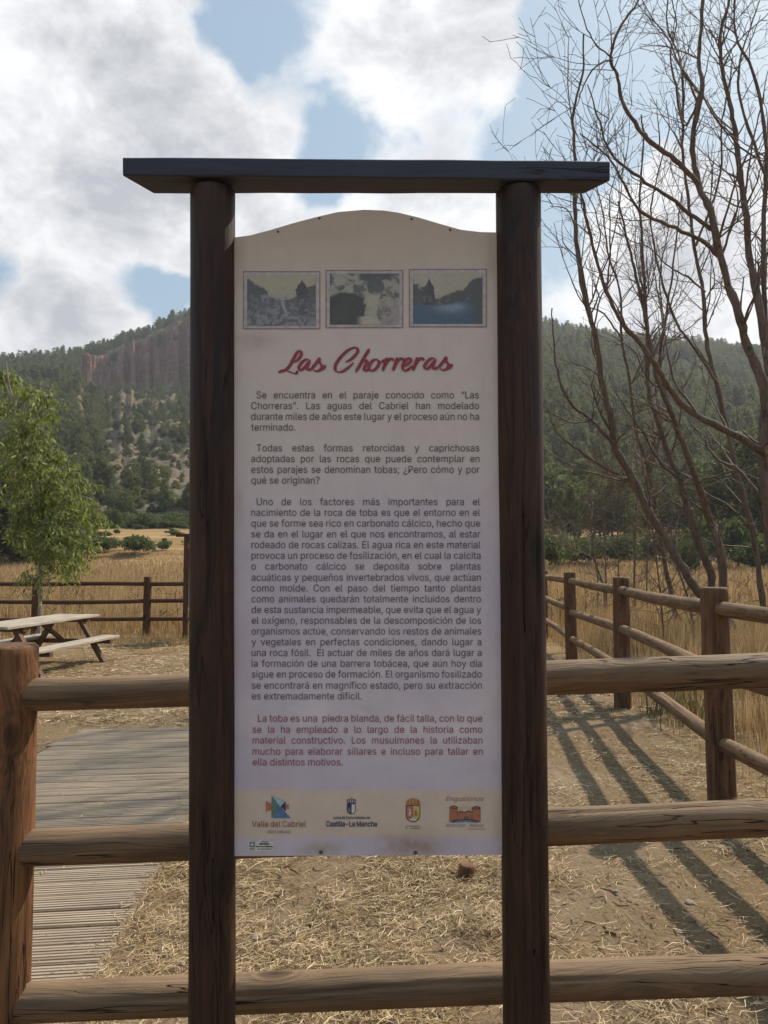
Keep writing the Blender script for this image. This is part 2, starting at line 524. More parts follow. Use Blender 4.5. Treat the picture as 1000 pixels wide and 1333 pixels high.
# ------------------------------------------------------------------ log builder
def log_mesh(L, r0, r1, seed, sides=40, segs=40, cracks=2, lump=.04, bev=.006, bow=0.0, cap0=True, cap1=True, oval=0.0):
    rng = np.random.RandomState(seed)
    zs = np.concatenate([[0, bev], np.linspace(bev, L - bev, segs)[1:-1], [L - bev, L]])
    th = np.linspace(0, 2 * np.pi, sides, endpoint=False)
    Z, T = np.meshgrid(zs, th, indexing='ij')
    rad = r0 + (r1 - r0) * Z / L
    o1, o2 = rng.rand(2) * 50
    nz = fbm(np.cos(T) * 1.1 + 3 + o1, Z * 1.8 + np.sin(T) * 1.1 + o2, 3) - .5
    nf = fbm(T * 7.0 + o1, Z * 2.2 + o2, 3) - .5
    kz, kt = rng.rand() * L, rng.rand() * 6.283
    kb = np.exp(-((Z - kz) / .07) ** 2 - (((T - kt + np.pi) % (2 * np.pi) - np.pi) / .5) ** 2)
    rad = rad * (1 + lump * 2.6 * nz + lump * .7 * nf + oval * np.cos(2 * T) + .07 * kb)
    for c in range(cracks):
        tc_ = rng.rand() * 6.283; z0 = rng.rand() * L * .6; z1 = z0 + L * (.25 + .4 * rng.rand())
        cen_ = tc_ + .25 * (vnoise(Z * 2.5 + c * 9, Z * 0 + o1) - .5) * 2
        d = np.abs((T - cen_ + np.pi) % (2 * np.pi) - np.pi)
        w = 2 * np.pi / sides * .9
        dep = sstep(z0, z0 + .12 * L, Z) * (1 - sstep(z1 - .12 * L, z1, Z))
        rad = rad - np.clip(1 - d / w, 0, 1) * dep * min(.014, r0 * .2)
    rad[0] -= bev; rad[-1] -= bev
    bx = bow * np.sin(np.pi * Z / L); 
    V = np.stack([rad * np.cos(T) + bx, rad * np.sin(T), Z], -1).reshape(-1, 3)
    n = len(zs)
    i, j = np.meshgrid(np.arange(n - 1), np.arange(sides), indexing='ij'); j2 = (j + 1) % sides
    q = np.stack([i * sides + j, i * sides + j2, (i + 1) * sides + j2, (i + 1) * sides + j], -1).reshape(-1, 4).tolist()
    V = V.tolist()
    if cap0:
        V.append([0, 0, 0]); c = len(V) - 1
        q += [[c, (j + 1) % sides, j] for j in range(sides)]
    if cap1:
        V.append([0, 0, L]); c = len(V) - 1; b = (n - 1) * sides
        q += [[c, b + j, b + (j + 1) % sides] for j in range(sides)]
    me = py_mesh('log', V, q, True)
    sm = np.ones(len(me.polygons), bool); sm[(n - 1) * sides:] = False
    me.polygons.foreach_set('use_smooth', sm)
    return me


def place_between(o, p0, p1, parent=None, roll=0.0):
    p0 = Vector(p0); p1 = Vector(p1)
    q = (p1 - p0).to_track_quat('Z', 'X')
    o.rotation_mode = 'QUATERNION'
    o.rotation_quaternion = q @ Matrix.Rotation(roll, 3, 'Z').to_quaternion()
    o.location = p0 - (parent.location if parent else Vector((0, 0, 0)))


def log(name, p0, p1, r0, r1, mat, parent, seed=0, **kw):
    L = (Vector(p1) - Vector(p0)).length
    me = log_mesh(L, r0, r1, seed, **kw)
    o = link(name, me, mat, parent)
    place_between(o, p0, p1, parent, roll=seed * 1.3)
    return o


def box_mesh(sx, sy, sz, bev=.004, name='board'):
    bm = bmesh.new()
    bmesh.ops.create_cube(bm, size=1)
    bmesh.ops.scale(bm, vec=(sx, sy, sz), verts=bm.verts)
    if bev: bmesh.ops.bevel(bm, geom=list(bm.edges), offset=bev, segments=1, affect='EDGES')
    me = bpy.data.meshes.new(name); bm.to_mesh(me); bm.free()
    return me


# ------------------------------------------------------------------ the information sign
LEAN = RAD(2.0)
SP = at(480, 666, 1.9)                          # a point on the sign's plane
SN = np.array([0, -math.cos(LEAN), -math.sin(LEAN)])   # normal towards the reader, top leaning forward


def S(x, y, off=0.0):
    x = np.asarray(x, float); y = np.asarray(y, float)
    d = ray(x, y)
    o = np.array([0, 0, EYE])
    k = ((SP + SN * off - o) @ SN) / (d @ SN)
    return o + d * k[..., None]


sign_base = Vector((0, 1.94, 0))
sign = thing('information_sign', sign_base, 'tall wooden information board titled Las Chorreras between two dark round posts', 'information sign')


def loc_of(parent):
    return np.array(parent.location)


def sign_mesh(name, V, Fc, mat, parent=sign, smooth=False, cols=None):
    V = np.asarray(V) - np.array(sign_base)
    me = py_mesh(name, V, Fc, smooth)
    if cols is not None: vcol(me, 'paint', cols)
    return link(name, me, mat, parent)


def post_on_sign(xt, yt, xb, yb, w, seed):
    a = S(xt, yt); b = S(xb, yb)
    d = (b - a); d = d / -d[2]
    p0 = a + d * (a[2] + .06)                   # down into the soil
    return log('post', p0, a, w / 2 * 1.03, w / 2, M['post'], sign, seed, sides=56, segs=110, cracks=3, lump=.022)


post_on_sign(277.2, 247, 276.2, 1330, .1115, 3)
post_on_sign(674.6, 249, 685.6, 1330, .1130, 4)

# crossbar: a flat thick plank whose ends are cut on a slant
fo, bo = .060, -.050
fl, fr = S(160, 204, fo), S(794, 209, fo)
fl2, fr2 = S(160, 228, fo), S(794, 234.5, fo)
bl2, br2 = S(201, 252.5, bo), S(760, 252.5, bo)
up = (fl - fl2)
NX = 60
vb = []
for k in range(NX + 1):
    t = k / NX
    a = fl * (1 - t) + fr * t; b = fl2 * (1 - t) + fr2 * t; c = bl2 * (1 - t) + br2 * t
    w1 = .0016 * (vnoise(t * 9, 1.0) - .5); w2 = .002 * (vnoise(t * 11, 5.0) - .5)
    up_v = (a - b)
    d = c + up_v
    n = np.array([0, -1, 0]); z = np.array([0, 0, 1])
    e = .0035
    vb += [a + z * (w1 - e) + 0 * n, b + z * (w2 + e), b - n * e + z * w2, c + n * e + z * w2, c + z * e, d - z * e, d + n * e + z * w1, a - n * e + z * w1]
fb = []
for k in range(NX):
    for j in range(8):
        fb.append([k * 8 + j, k * 8 + (j + 1) % 8, (k + 1) * 8 + (j + 1) % 8, (k + 1) * 8 + j])
fb.append(list(range(8))[::-1]); fb.append([NX * 8 + j for j in range(8)])
cm = py_mesh('crossbar', np.asarray(vb) - np.array(sign_base), fb)
# grain runs along the plank: store with the long axis on local Z
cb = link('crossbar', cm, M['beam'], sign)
Mx = Matrix.Rotation(RAD(90), 4, 'Y')
cm.transform(Mx.inverted()); cb.matrix_local = Mx
bm = bmesh.new(); bm.from_mesh(cm); bmesh.ops.recalc_face_normals(bm, faces=bm.faces); bm.to_mesh(cm); bm.free()


# the printed board
def top_y(x):
    xs = [300, 306, 325, 350, 380, 410, 440, 475, 500, 520, 545, 570, 600, 625, 645, 660]
    ys = [309, 309, 306.5, 300, 291, 283, 276, 273, 274, 277, 283, 290.5, 299, 302, 302.5, 302.5]
    return np.interp(x, xs, ys)


def left_x(y): return 302.5 + 0 * y
def right_x(y): return 648 + (y - 310) / 800 * 10.0


NBX, NBY = 110, 250
u = np.linspace(0, 1, NBX); v = np.linspace(0, 1, NBY)
U, V_ = np.meshgrid(u, v)
X0 = 302.5 + U * 345.5
TY = top_y(X0)
BY = 1114.5 - U * 1.5
PYb = TY + (BY - TY) * V_
PXb = left_x(PYb) + U * (right_x(PYb) - left_x(PYb))
front = S(PXb, PYb, .006).reshape(-1, 3)
# print colours
pal = np.array([.60, .565, .545])
wash = np.clip(fbm(PXb * .012, PYb * .009, 5) * 1.3 - .3, 0, 1) * sstep(560, 760, PYb)
mist = np.clip(fbm(PXb * .02 + 7, PYb * .03 + 2, 5) * 2.2 - .75, 0, 1) * sstep(820, 930, PYb)
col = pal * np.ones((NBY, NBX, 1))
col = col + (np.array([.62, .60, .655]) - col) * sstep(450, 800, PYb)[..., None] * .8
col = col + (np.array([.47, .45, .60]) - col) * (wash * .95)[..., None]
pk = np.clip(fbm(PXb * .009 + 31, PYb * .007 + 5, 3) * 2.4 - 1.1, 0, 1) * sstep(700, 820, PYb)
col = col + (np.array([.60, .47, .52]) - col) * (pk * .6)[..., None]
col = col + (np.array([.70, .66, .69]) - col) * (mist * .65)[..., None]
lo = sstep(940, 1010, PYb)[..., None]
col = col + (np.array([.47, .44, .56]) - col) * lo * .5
band = ((PYb > 1028) & (PYb < 1089))[..., None]
bandc = np.array([.60, .52, .44]) * (1 + .1 * (fbm(PXb * .05, PYb * .05, 3) - .5))[..., None]
col = np.where(band, bandc, col)
# darker and yellower towards the top; dirt: damp stains round the screws, smudges at the edges
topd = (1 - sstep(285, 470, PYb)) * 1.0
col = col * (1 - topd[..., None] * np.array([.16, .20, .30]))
for sx, sy, rx, ry, w in [(418, 1104, 26, 9, .6), (541, 1101, 42, 14, .6), (330, 447, 22, 12, .3), (350, 440, 40, 9, .18), (312, 330, 8, 30, .2), (640, 330, 8, 40, .2),
                          (312, 660, 7, 26, .3), (525, 1095, 40, 18, .3), (652, 1090, 10, 40, .25), (420, 305, 60, 12, .12)]:
    d = ((PXb - sx) / rx) ** 2 + ((PYb - sy) / ry) ** 2
    k = np.exp(-d * 1.1) * w * np.clip(.1 + 1.9 * fbm(PXb * .11 + sx, PYb * .11, 4), 0, 1.4)
    col = col * (1 - k[..., None] * np.array([.45, .55, .75]))
edge = np.exp(-(PXb - left_x(PYb)) / 4.5) + np.exp(-(right_x(PYb) - PXb) / 4.5)
col = col * (1 - .22 * np.clip(edge * fbm(PXb * .1, PYb * .03, 4), 0, 1)[..., None])
col = np.clip(col * np.array([1.15, 1.055, 1.01]), 0, 1)
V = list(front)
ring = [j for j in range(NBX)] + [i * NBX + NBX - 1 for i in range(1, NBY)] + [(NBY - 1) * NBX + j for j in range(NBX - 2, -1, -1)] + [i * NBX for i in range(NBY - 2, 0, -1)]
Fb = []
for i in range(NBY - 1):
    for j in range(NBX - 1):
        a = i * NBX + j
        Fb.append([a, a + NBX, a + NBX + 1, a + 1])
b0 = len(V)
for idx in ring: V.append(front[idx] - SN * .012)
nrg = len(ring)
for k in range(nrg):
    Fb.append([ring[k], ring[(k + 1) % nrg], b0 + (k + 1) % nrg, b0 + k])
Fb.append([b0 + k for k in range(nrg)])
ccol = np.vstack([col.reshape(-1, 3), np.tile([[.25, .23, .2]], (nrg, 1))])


def paint_mat(name, rough=.55, spec=.35, grime=.12):
    m, nt, out = new_mat(name)
    a = nt.new('ShaderNodeAttribute', attribute_name='paint')
    t = nt.new('ShaderNodeTexCoord')
    n = nt.noise(t.outputs['Object'], 14, 6, .7); n2 = nt.noise(t.outputs['Object'], 160, 3, .6)
    n3 = nt.noise(nt.mapping(t.outputs['Object'], (40, 40, 2.5)), 1, 5, .7)
    c = nt.mix(nt.mr(n, .4, .75, 0, grime), a.outputs['Color'], (.30, .25, .22))
    c = nt.mix(nt.mr(n3, .5, .8, 0, grime * .8), c, (.32, .28, .27))
    c = nt.mix(nt.mr(n2, .66, .74, 0, grime * 1.5), c, (.22, .18, .15))
    principled(nt, out, c, rough, n, .05, .002, spec)
    return m


M['board'] = paint_mat('printed board', .5, .3, .13)
M['print'] = paint_mat('faded photo print', .5, .3, .1)
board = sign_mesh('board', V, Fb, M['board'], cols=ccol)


def flat(name, col, parent=board, rough=.6):
    """a flat print colour"""
    if name not in M:
        M[name] = simple_mat(name, col, rough, .25, .14, 60)
    return M[name]


INK = flat('dark grey ink', (.135, .110, .118))
RED = flat('brown red ink', (.30, .105, .10))
TITLE = flat('brick red title paint', (.33, .062, .07))
TSH = flat('pale title shadow', (.36, .29, .31))
PINK = flat('dull pink line ink', (.33, .23, .23))
PINK2 = flat('pale pink border ink', (.52, .465, .46))

# ---- photo prints (flat, faded)
def grid_print(name, x0, y0, x1, y1, fn, seed, nx=150, ny=112, off=.0075):
    u = np.linspace(0, 1, nx); v = np.linspace(0, 1, ny)
    U, V = np.meshgrid(u, v)
    P = S(x0 + U * (x1 - x0), y0 + V * (y1 - y0), off).reshape(-1, 3)
    Fq = [[i * nx + j, (i + 1) * nx + j, (i + 1) * nx + j + 1, i * nx + j + 1] for i in range(ny - 1) for j in range(nx - 1)]
    cl = np.clip(fn(U, V, seed), 0, 1).reshape(-1, 3)
    return sign_mesh(name, P, Fq, M['print'], board, cols=cl)


def mixc(a, b, t): return a + (np.asarray(b) - a) * np.clip(t, 0, 1)[..., None]


CREAM = np.array([.47, .435, .33]); SLATE = np.array([.115, .12, .125])


def print_fall(U, V, s):
    n = fbm(U * 9 + s, V * 9, 5); n2 = fbm(U * 26 + s, V * 20, 4)
    c = np.ones(U.shape + (3,)) * CREAM
    hl = .12 + .42 * sstep(.0, .5, U) - .05 * sstep(.3, .5, U) - .30 * sstep(.6, 1.0, U) + .10 * (n2 - .5)
    hl = np.where(U < .3, .08 + U * .75 + .1 * (n2 - .5), hl)
    tree = ((np.abs(U - .8) < .055 * sstep(.08, .3, V) * (1 + n2)) & (V > .09))
    c = mixc(c, SLATE + .03, sstep(-.015, .03, V - hl)); c = mixc(c, SLATE, tree.astype(float))
    rock = sstep(.35, .5, V + .2 * (n - .5)) * (.25 + .9 * sstep(.45, .62, n2))
    c = mixc(c, [.27, .27, .30], rock * .75)
    fall = np.exp(-((U - .51 - .06 * sstep(.5, .8, V)) / .022) ** 2) * (V > .42) * (V < .82)
    ledge = np.exp(-((V - .42 - .25 * (U - .35) ** 2) / .035) ** 2) * (U > .2) * (U < .55)
    c = mixc(c, [.42, .42, .43], fall + ledge * .45)
    apron = sstep(.62, .78, V + .25 * (n - .5) - .3 * np.abs(U - .42))
    c = mixc(c, [.33, .33, .36], apron * .8 * sstep(.35, .6, n2))
    return c * (.88 + .24 * fbm(U * 40, V * 34, 3))[..., None]


def print_gorge(U, V, s):
    n = fbm(U * 7 + s, V * 7, 5); n2 = fbm(U * 22 + s, V * 22, 4)
    c = np.ones(U.shape + (3,)) * np.array([.42, .40, .34])
    c = mixc(c, SLATE + .03, sstep(.44, .60, n * .6 + n2 * .4) * .9)
    c = mixc(c, SLATE + .02, (1 - sstep(.08, .2, V + .3 * (n2 - .5))) * sstep(.38, .46, U) * (1 - sstep(.85, .95, U)))
    cave = ((U - .22 - .1 * (n - .5)) / .34) ** 2 + ((V - .76) / .40) ** 2
    c = mixc(c, [.105, .11, .105], 1 - sstep(.8, 1.1, cave + .3 * (n2 - .5)))
    c = mixc(c, SLATE + .02, (1 - sstep(.8, 1.2, ((U - .66) / .12) ** 2 + ((V - .27) / .17) ** 2)) * .9)
    w = .07 + .03 * V
    fall = (1 - sstep(.8, 1.15, np.abs(U - .625 - .03 * np.sin(V * 6) + .05 * (n - .5)) / w)) * sstep(.34, .42, V + .1 * (n2 - .5))
    c = mixc(c, [.50, .465, .37], fall * (.8 + .4 * (n2 - .5)))
    c = mixc(c, [.52, .48, .40], sstep(.86, .93, V + .3 * (n - .5)) * sstep(.36, .5, U) * (1 - sstep(.62, .74, U)))
    c = mixc(c, [.40, .34, .34], sstep(.70, .78, U) * sstep(.5, .6, V) * sstep(.4, .6, n2) * .9)
    return c * (.88 + .24 * fbm(U * 42, V * 36, 3))[..., None]


def print_pool(U, V, s):
    n = fbm(U * 8 + s, V * 8, 5); n2 = fbm(U * 24 + s, V * 20, 4)
    c = np.ones(U.shape + (3,)) * np.array([.48, .44, .36])
    hl = np.where(U < .32, .16 + .9 * U + .2 * (n2 - .5), .50 - .52 * np.clip(U - .35, 0, 1) * .95) + .07 * (n2 - .5)
    hl = hl * (1 - sstep(.72, .9, U)) + .10 * sstep(.72, .9, U) + .05 * (n - .5)
    c = mixc(c, [.135, .14, .14], sstep(-.015, .03, V - hl))
    c = mixc(c, SLATE, ((np.abs(U - .23) < .05 * sstep(.08, .35, V) * (1 + n2)) & (V > .1)).astype(float))
    c = mixc(c, [.25, .26, .27], sstep(.5, .7, n2) * (V > .45) * .5)
    shore = .58 + .05 * np.sin(U * 5) + .25 * np.clip(U - .75, 0, 1) + .03 * (n - .5)
    pool = sstep(-.02, .04, V - shore)
    c = mixc(c, [.11, .17, .25], pool * .9)
    gl = np.exp(-((U - .55) / .22) ** 2 - ((V - .68) / .10) ** 2)
    c = mixc(c, [.34, .40, .46], gl * pool * (.5 + n2 * .6))
    c = mixc(c, [.13, .14, .15], pool * sstep(.75, 1.0, U + .2 * (n - .5)))
    return c * (.88 + .24 * fbm(U * 40, V * 44, 3))[..., None]


def quad_strip(name, x0, y0, x1, y1, t, mat, off, parent=board):
    o = [(x0, y0), (x1, y0), (x1, y1), (x0, y1)]; i = [(x0 + t, y0 + t), (x1 - t, y0 + t), (x1 - t, y1 - t), (x0 + t, y1 - t)]
    P = S([p[0] for p in o + i], [p[1] for p in o + i], off)
    return sign_mesh(name, P, [[k, (k + 4), (k + 1) % 4 + 4, (k + 1) % 4] for k in range(4)], mat, parent)


for nm, fr_, im, fn, sd in [('photo_print', (316.5, 353, 417, 428.5), (322, 357.5, 411, 424), print_fall, 3.0),
                            ('photo_print', (424, 351.5, 525, 427), (429.5, 356, 520, 422.5), print_gorge, 8.0),
                            ('photo_print', (532.5, 350, 634, 426), (538, 355, 628, 421.5), print_pool, 5.0)]:
    p = grid_print(nm, *im, fn, sd)
    p['label'] = {3.0: 'faded waterfall photograph at the left', 8.0: 'faded photograph of a pale waterfall and dark cave', 5.0: 'faded photograph of a blue pool'}[sd]
    quad_strip('print_border', *fr_, 1.3, PINK, .0072)
    quad_strip('print_margin', fr_[0] + 1.3, fr_[1] + 1.3, fr_[2] - 1.3, fr_[3] - 1.3, 4.1, PINK2, .0068)

# ---- lettering
FONT = None
try:
    fp = os.path.join(bpy.utils.system_resource('DATAFILES'), 'fonts', 'Inter.woff2')
    if os.path.exists(fp): FONT = bpy.data.fonts.load(fp)
except Exception:
    FONT = None


def text_geo(body, space_word=1.0, space=1.0, shear=0.0, offset=0.0, res=2):
    cu = bpy.data.curves.new('lettering', 'FONT')
    cu.body = body; cu.size = 1.0
    if FONT: cu.font = FONT
    cu.space_word = space_word; cu.space_character = space; cu.shear = shear; cu.offset = offset
    cu.resolution_u = res; cu.fill_mode = 'FRONT'
    o = bpy.data.objects.new('lettering', cu)
    C.objects.link(o)
    dg = bpy.context.evaluated_depsgraph_get(); dg.update()
    me = bpy.data.meshes.new_from_object(o.evaluated_get(dg))
    n = len(me.vertices); co = np.zeros(n * 3, np.float32); me.vertices.foreach_get('co', co)
    co = co.reshape(-1, 3)[:, :2]
    fc = [list(p.vertices) for p in me.polygons]
    bpy.data.meshes.remove(me); bpy.data.objects.remove(o); bpy.data.curves.remove(cu)
    return co, fc


_h, _ = text_geo('H'); CAPH = float(np.ptp(_h[:, 1]))


def fit_text(body, x0, x1, base, cap, justify=True, base2=None, shear=0.0, offset=0.0, xs=None, space=1.0):
    """glyph outlines in photograph pixels, fitted between x0 and x1 on a baseline"""
    s = cap / CAPH
    xs = xs or s * .925
    W = (x1 - x0) / xs
    if justify and ' ' in body:
        c1, _ = text_geo(body, 1.0, space, shear, offset); c2, _ = text_geo(body, 2.0, space, shear, offset)
        w1, w2 = np.ptp(c1[:, 0]), np.ptp(c2[:, 0])
        k = 1 + (W - w1) / max(w2 - w1, 1e-6)
        if k < .72:
            k = .72
        c, f = text_geo(body, k, space, shear, offset)
        xs = (x1 - x0) / np.ptp(c[:, 0])
    else:
        c, f = text_geo(body, 1.0, space, shear, offset)
        if justify: xs = (x1 - x0) / np.ptp(c[:, 0])
    px = x0 + (c[:, 0] - c[:, 0].min()) * xs
    b = base if base2 is None else base + (base2 - base) * (px - x0) / (x1 - x0)
    py = b - c[:, 1] * s
    return px, py, f


class Ink:
    def __init__(s): s.V = []; s.F = []; s.n = 0

    def add(s, px, py, f, off):
        P = S(px, py, off); s.V.append(P)
        for q in f: s.F.append([a + s.n for a in q])
        s.n += len(P)

    def poly(s, pts, off): s.add([p[0] for p in pts], [p[1] for p in pts], [list(range(len(pts)))], off)

    def rect(s, x0, y0, x1, y1, off): s.poly([(x0, y0), (x0, y1), (x1, y1), (x1, y0)], off)

    def stroke(s, pts, w, off, nib=None, closed=False, sub=6):
        P = np.array(pts, float)
        if len(P) > 2:
            Q = []
            ext = np.vstack([2 * P[0] - P[1], P, 2 * P[-1] - P[-2]])
            for i in range(1, len(ext) - 2):
                for k in range(sub):
                    t = k / sub; p0, p1, p2, p3 = ext[i - 1:i + 3]
                    Q.append(.5 * ((2 * p1) + (-p0 + p2) * t + (2 * p0 - 5 * p1 + 4 * p2 - p3) * t * t + (-p0 + 3 * p1 - 3 * p2 + p3) * t ** 3))
            Q.append(P[-1]); P = np.array(Q)
        T = np.gradient(P, axis=0); T /= np.linalg.norm(T, axis=1)[:, None] + 1e-9
        N = np.stack([-T[:, 1], T[:, 0]], 1)
        ww = np.full(len(P), w / 2)
        if nib is not None:
            na_ = np.array([math.cos(nib), math.sin(nib)])
            ww = w / 2 * (.26 + .74 * np.abs(N @ na_))
        n_ = len(P); tt = np.linspace(0, 1, n_)
        ww = ww * np.clip(.45 + 5 * np.minimum(tt, 1 - tt), 0, 1)
        A_ = P + N * ww[:, None]; B_ = P - N * ww[:, None]
        px = np.concatenate([A_[:, 0], B_[:, 0]]); py = np.concatenate([A_[:, 1], B_[:, 1]])
        s.add(px, py, [[i, i + 1, n_ + i + 1, n_ + i] for i in range(n_ - 1)], off)

    def build(s, name, mat, parent=board, label=None):
        o = sign_mesh(name, np.vstack(s.V), s.F, mat, parent)
        if label: o['label'] = label
        return o


PARAS = [
    (INK, [(514, '“', 'Se encuentra en el paraje conocido como “Las', 334), (528, '', 'Chorreras”. Las aguas del Cabriel han modelado', 327),
           (542, '', 'durante miles de años este lugar y el proceso aún no ha', 327), (556, 'L', 'terminado.', 327)]),
    (INK, [(583, '', 'Todas estas formas retorcidas y caprichosas', 334), (597, '', 'adoptadas por las rocas que puede contemplar en', 327),
           (611, '', 'estos parajes se denominan tobas; ¿Pero cómo y por', 327), (625, 'L', 'qué se originan?', 327)]),
    (INK, [(653, '', 'Uno de los factores más importantes para el', 334), (667, '', 'nacimiento de la roca de toba es que el entorno en el', 327),
           (681, '', 'que se forme sea rico en carbonato cálcico, hecho que', 327), (695, '', 'se da en el lugar en el que nos encontramos, al estar', 327),
           (709, '', 'rodeado de rocas calizas. El agua rica en este material', 327), (723, '', 'provoca un proceso de fosilización, en el cual la calcita', 327),
           (737, '', 'o carbonato cálcico se deposita sobre plantas', 327), (751.5, '', 'acuáticas y pequeños invertebrados vivos, que actúan', 327),
           (765.5, '', 'como molde. Con el paso del tiempo tanto plantas', 327), (779.5, '', 'como animales quedarán totalmente incluidos dentro', 327),
           (793.5, '', 'de esta sustancia impermeable, que evita que el agua y', 327), (807.5, '', 'el oxígeno, responsables de la descomposición de los', 327),
           (821.5, '', 'organismos actúe, conservando los restos de animales', 327), (835.5, '', 'y vegetales en perfectas condiciones, dando lugar a', 327),
           (849.5, '', 'una roca fósil.  El actuar de miles de años dará lugar a', 327), (863.5, '', 'la formación de una barrera tobácea, que aún hoy día', 327),
           (877.5, '', 'sigue en proceso de formación. El organismo fosilizado', 327), (892, '', 'se encontrará en magnífico estado, pero su extracción', 327),
           (906, 'L', 'es extremadamente difícil.', 327)]),
    (RED, [(935, '', 'La toba es una  piedra blanda, de fácil talla, con lo que', 335), (949.5, '', 'se la ha empleado a lo largo de la historia como', 328),
           (963.5, '', 'material constructivo. Los musulmanes la utilizaban', 328), (978, '', 'mucho para elaborar sillares e incluso para tallar en', 328),
           (992, 'L', 'ella distintos motivos.', 328)])]
for mat, lines in PARAS:
    for yc_, fl_, body, xl in lines:
        xr = 623.5 + (yc_ - 514) / 480 * 5.0
        xl_ = xl + (yc_ - 514) / 480 * 1.0
        base = yc_ + 4.6
        if fl_ == 'L':
            px, py, f = fit_text(body, xl_, xr, base, 9.2, False)
        else:
            px, py, f = fit_text(body, xl_, xr, base, 9.2, True)
        ink = Ink()
        ink.add(px, py, f, .0074)
        ink.build('text_line', mat)

# ---- brush script title
def LT(pts, dx=0, dy=0): return [(350 + (x + dx) / 4, 445 + (y + dy) / 4) for x, y in pts]


a_l = [[(216, 96), (196, 90), (172, 106), (156, 132), (166, 147), (190, 128), (212, 96)], [(214, 94), (200, 128), (205, 147), (226, 136)]]
s_l = [[(222, 140), (248, 108), (266, 82)], [(266, 82), (262, 104), (277, 124), (268, 144), (246, 152), (231, 144)], [(266, 145), (282, 138), (295, 121)]]
r_l = [[(616, 82), (608, 106), (592, 150)], [(600, 132), (614, 104), (630, 88), (643, 86), (645, 98)]]
strokes = []
strokes += [LT([(170, 46), (150, 52), (130, 84), (108, 124), (82, 148), (48, 158)]), LT([(170, 46), (166, 72), (146, 96), (124, 104)]), LT([(48, 158), (80, 146), (112, 156), (138, 164), (152, 150)])]
strokes += [LT(q) for q in a_l] + [LT(q) for q in s_l]
strokes += [LT([(398, 104), (424, 92), (452, 66), (464, 42), (450, 28), (410, 44), (370, 84), (346, 124), (350, 152), (380, 154), (412, 134), (440, 108)])]
strokes += [LT([(524, 36), (500, 74), (476, 116), (452, 156)]), LT([(458, 148), (482, 108), (504, 94), (512, 104), (496, 138), (504, 150), (528, 136)])]
strokes += [LT([(562, 88), (538, 100), (521, 130), (531, 150), (556, 140), (574, 110), (562, 88)]), LT([(568, 94), (584, 104), (606, 92)])]
strokes += [LT(q) for q in r_l] + [LT(q, 54, -1) for q in r_l]
strokes += [LT([(700, 128), (722, 116), (740, 98), (734, 84), (714, 94), (697, 122), (702, 147), (724, 144), (748, 122)])]
strokes += [LT(q, 158, -2) for q in r_l]
strokes += [LT(q, 655, -6) for q in a_l] + [LT(q, 660, -6) for q in s_l]
for k, (mat, dx, dy, o0, wd, nm) in enumerate([(TSH, .9, 1.0, .0066, 3.2, 'title_shadow'), (TITLE, 0, 0, .0078, 3.9, 'title_lettering')]):
    ink = Ink()
    for i, st in enumerate(strokes):
        ink.stroke([(x + dx, y + dy) for x, y in st], wd, o0 + .00004 * i, nib=RAD(15))
    ink.build(nm, mat)

# ---- logos in the bottom band
def c3(cx, cy): return (310 + cx * .19, 1020 + cy * .19)
def c4(cx, cy): return (480 + cx * .18, 1020 + cy * .18)


ORG = flat('logo orange', (.50, .19, .10)); TEAL = flat('logo pale teal', (.42, .52, .56)); GRN = flat('logo dark green', (.12, .22, .19))
BLU = flat('logo blue', (.12, .20, .36)); NAVY = flat('navy ink', (.055, .065, .13)); WHT = flat('faded white ink', (.66, .62, .58))
YEL = flat('faded yellow ink', (.56, .43, .14)); GRY = flat('mid grey ink', (.24, .22, .21)); BRK = flat('castle brick ink', (.44, .17, .10)); BLK = flat('black brown ink', (.06, .05, .05))
OR2 = flat('lettering orange', (.36, .15, .105))


def poly_part(name, mat, polys, off, parent):
    k = Ink()
    for p in polys: k.poly(p, off)
    return k.build(name, mat, parent)


def lettering(name, mat, body, x0, x1, base, cap, parent, off=.0076, **kw):
    k = Ink(); px, py, f = fit_text(body, x0, x1, base, cap, True, **kw)
    k.add(px, py, f, off)
    return k.build(name, mat, parent)


# star logo
star = poly_part('logo_star', ORG, [[c3(190, 120), c3(190, 195), c3(280, 160)], [c3(346, 140), c3(292, 160), c3(347, 177)]], .0072, board)
for nm, mt, pl, of in [('logo_star', GRN, [c3(230, 80), c3(228, 236), c3(290, 160)], .0074), ('logo_star', TEAL, [c3(230, 80), c3(290, 160), c3(325, 122)], .0076),
                       ('logo_star', NAVY, [c3(325, 122), c3(292, 158), c3(328, 190)], .0074), ('logo_star', BLU, [c3(290, 160), c3(232, 237), c3(362, 237), c3(322, 195)], .0076)]:
    poly_part(nm, mt, [pl], of, board)
lettering('logo_lettering', OR2, 'Valle del Cabriel', *[c3(95, 0)[0], c3(465, 0)[0]], c3(0, 298)[1], 7.9, board, offset=.004)
lettering('logo_lettering', GRY, 'valor natural', c3(195, 0)[0], c3(360, 0)[0], c3(0, 341)[1], 4.6, board)
# regional crest
def shield(cx, top, w, h, f):
    pts = [(-.5, 0), (-.5, .62)] + [(-.5 * math.cos(a), .62 + .38 * math.sin(a)) for a in np.linspace(.2, math.pi - .2, 9)] + [(.5, .62), (.5, 0)]
    return [f(cx + p[0] * w, top + p[1] * h) for p in pts]


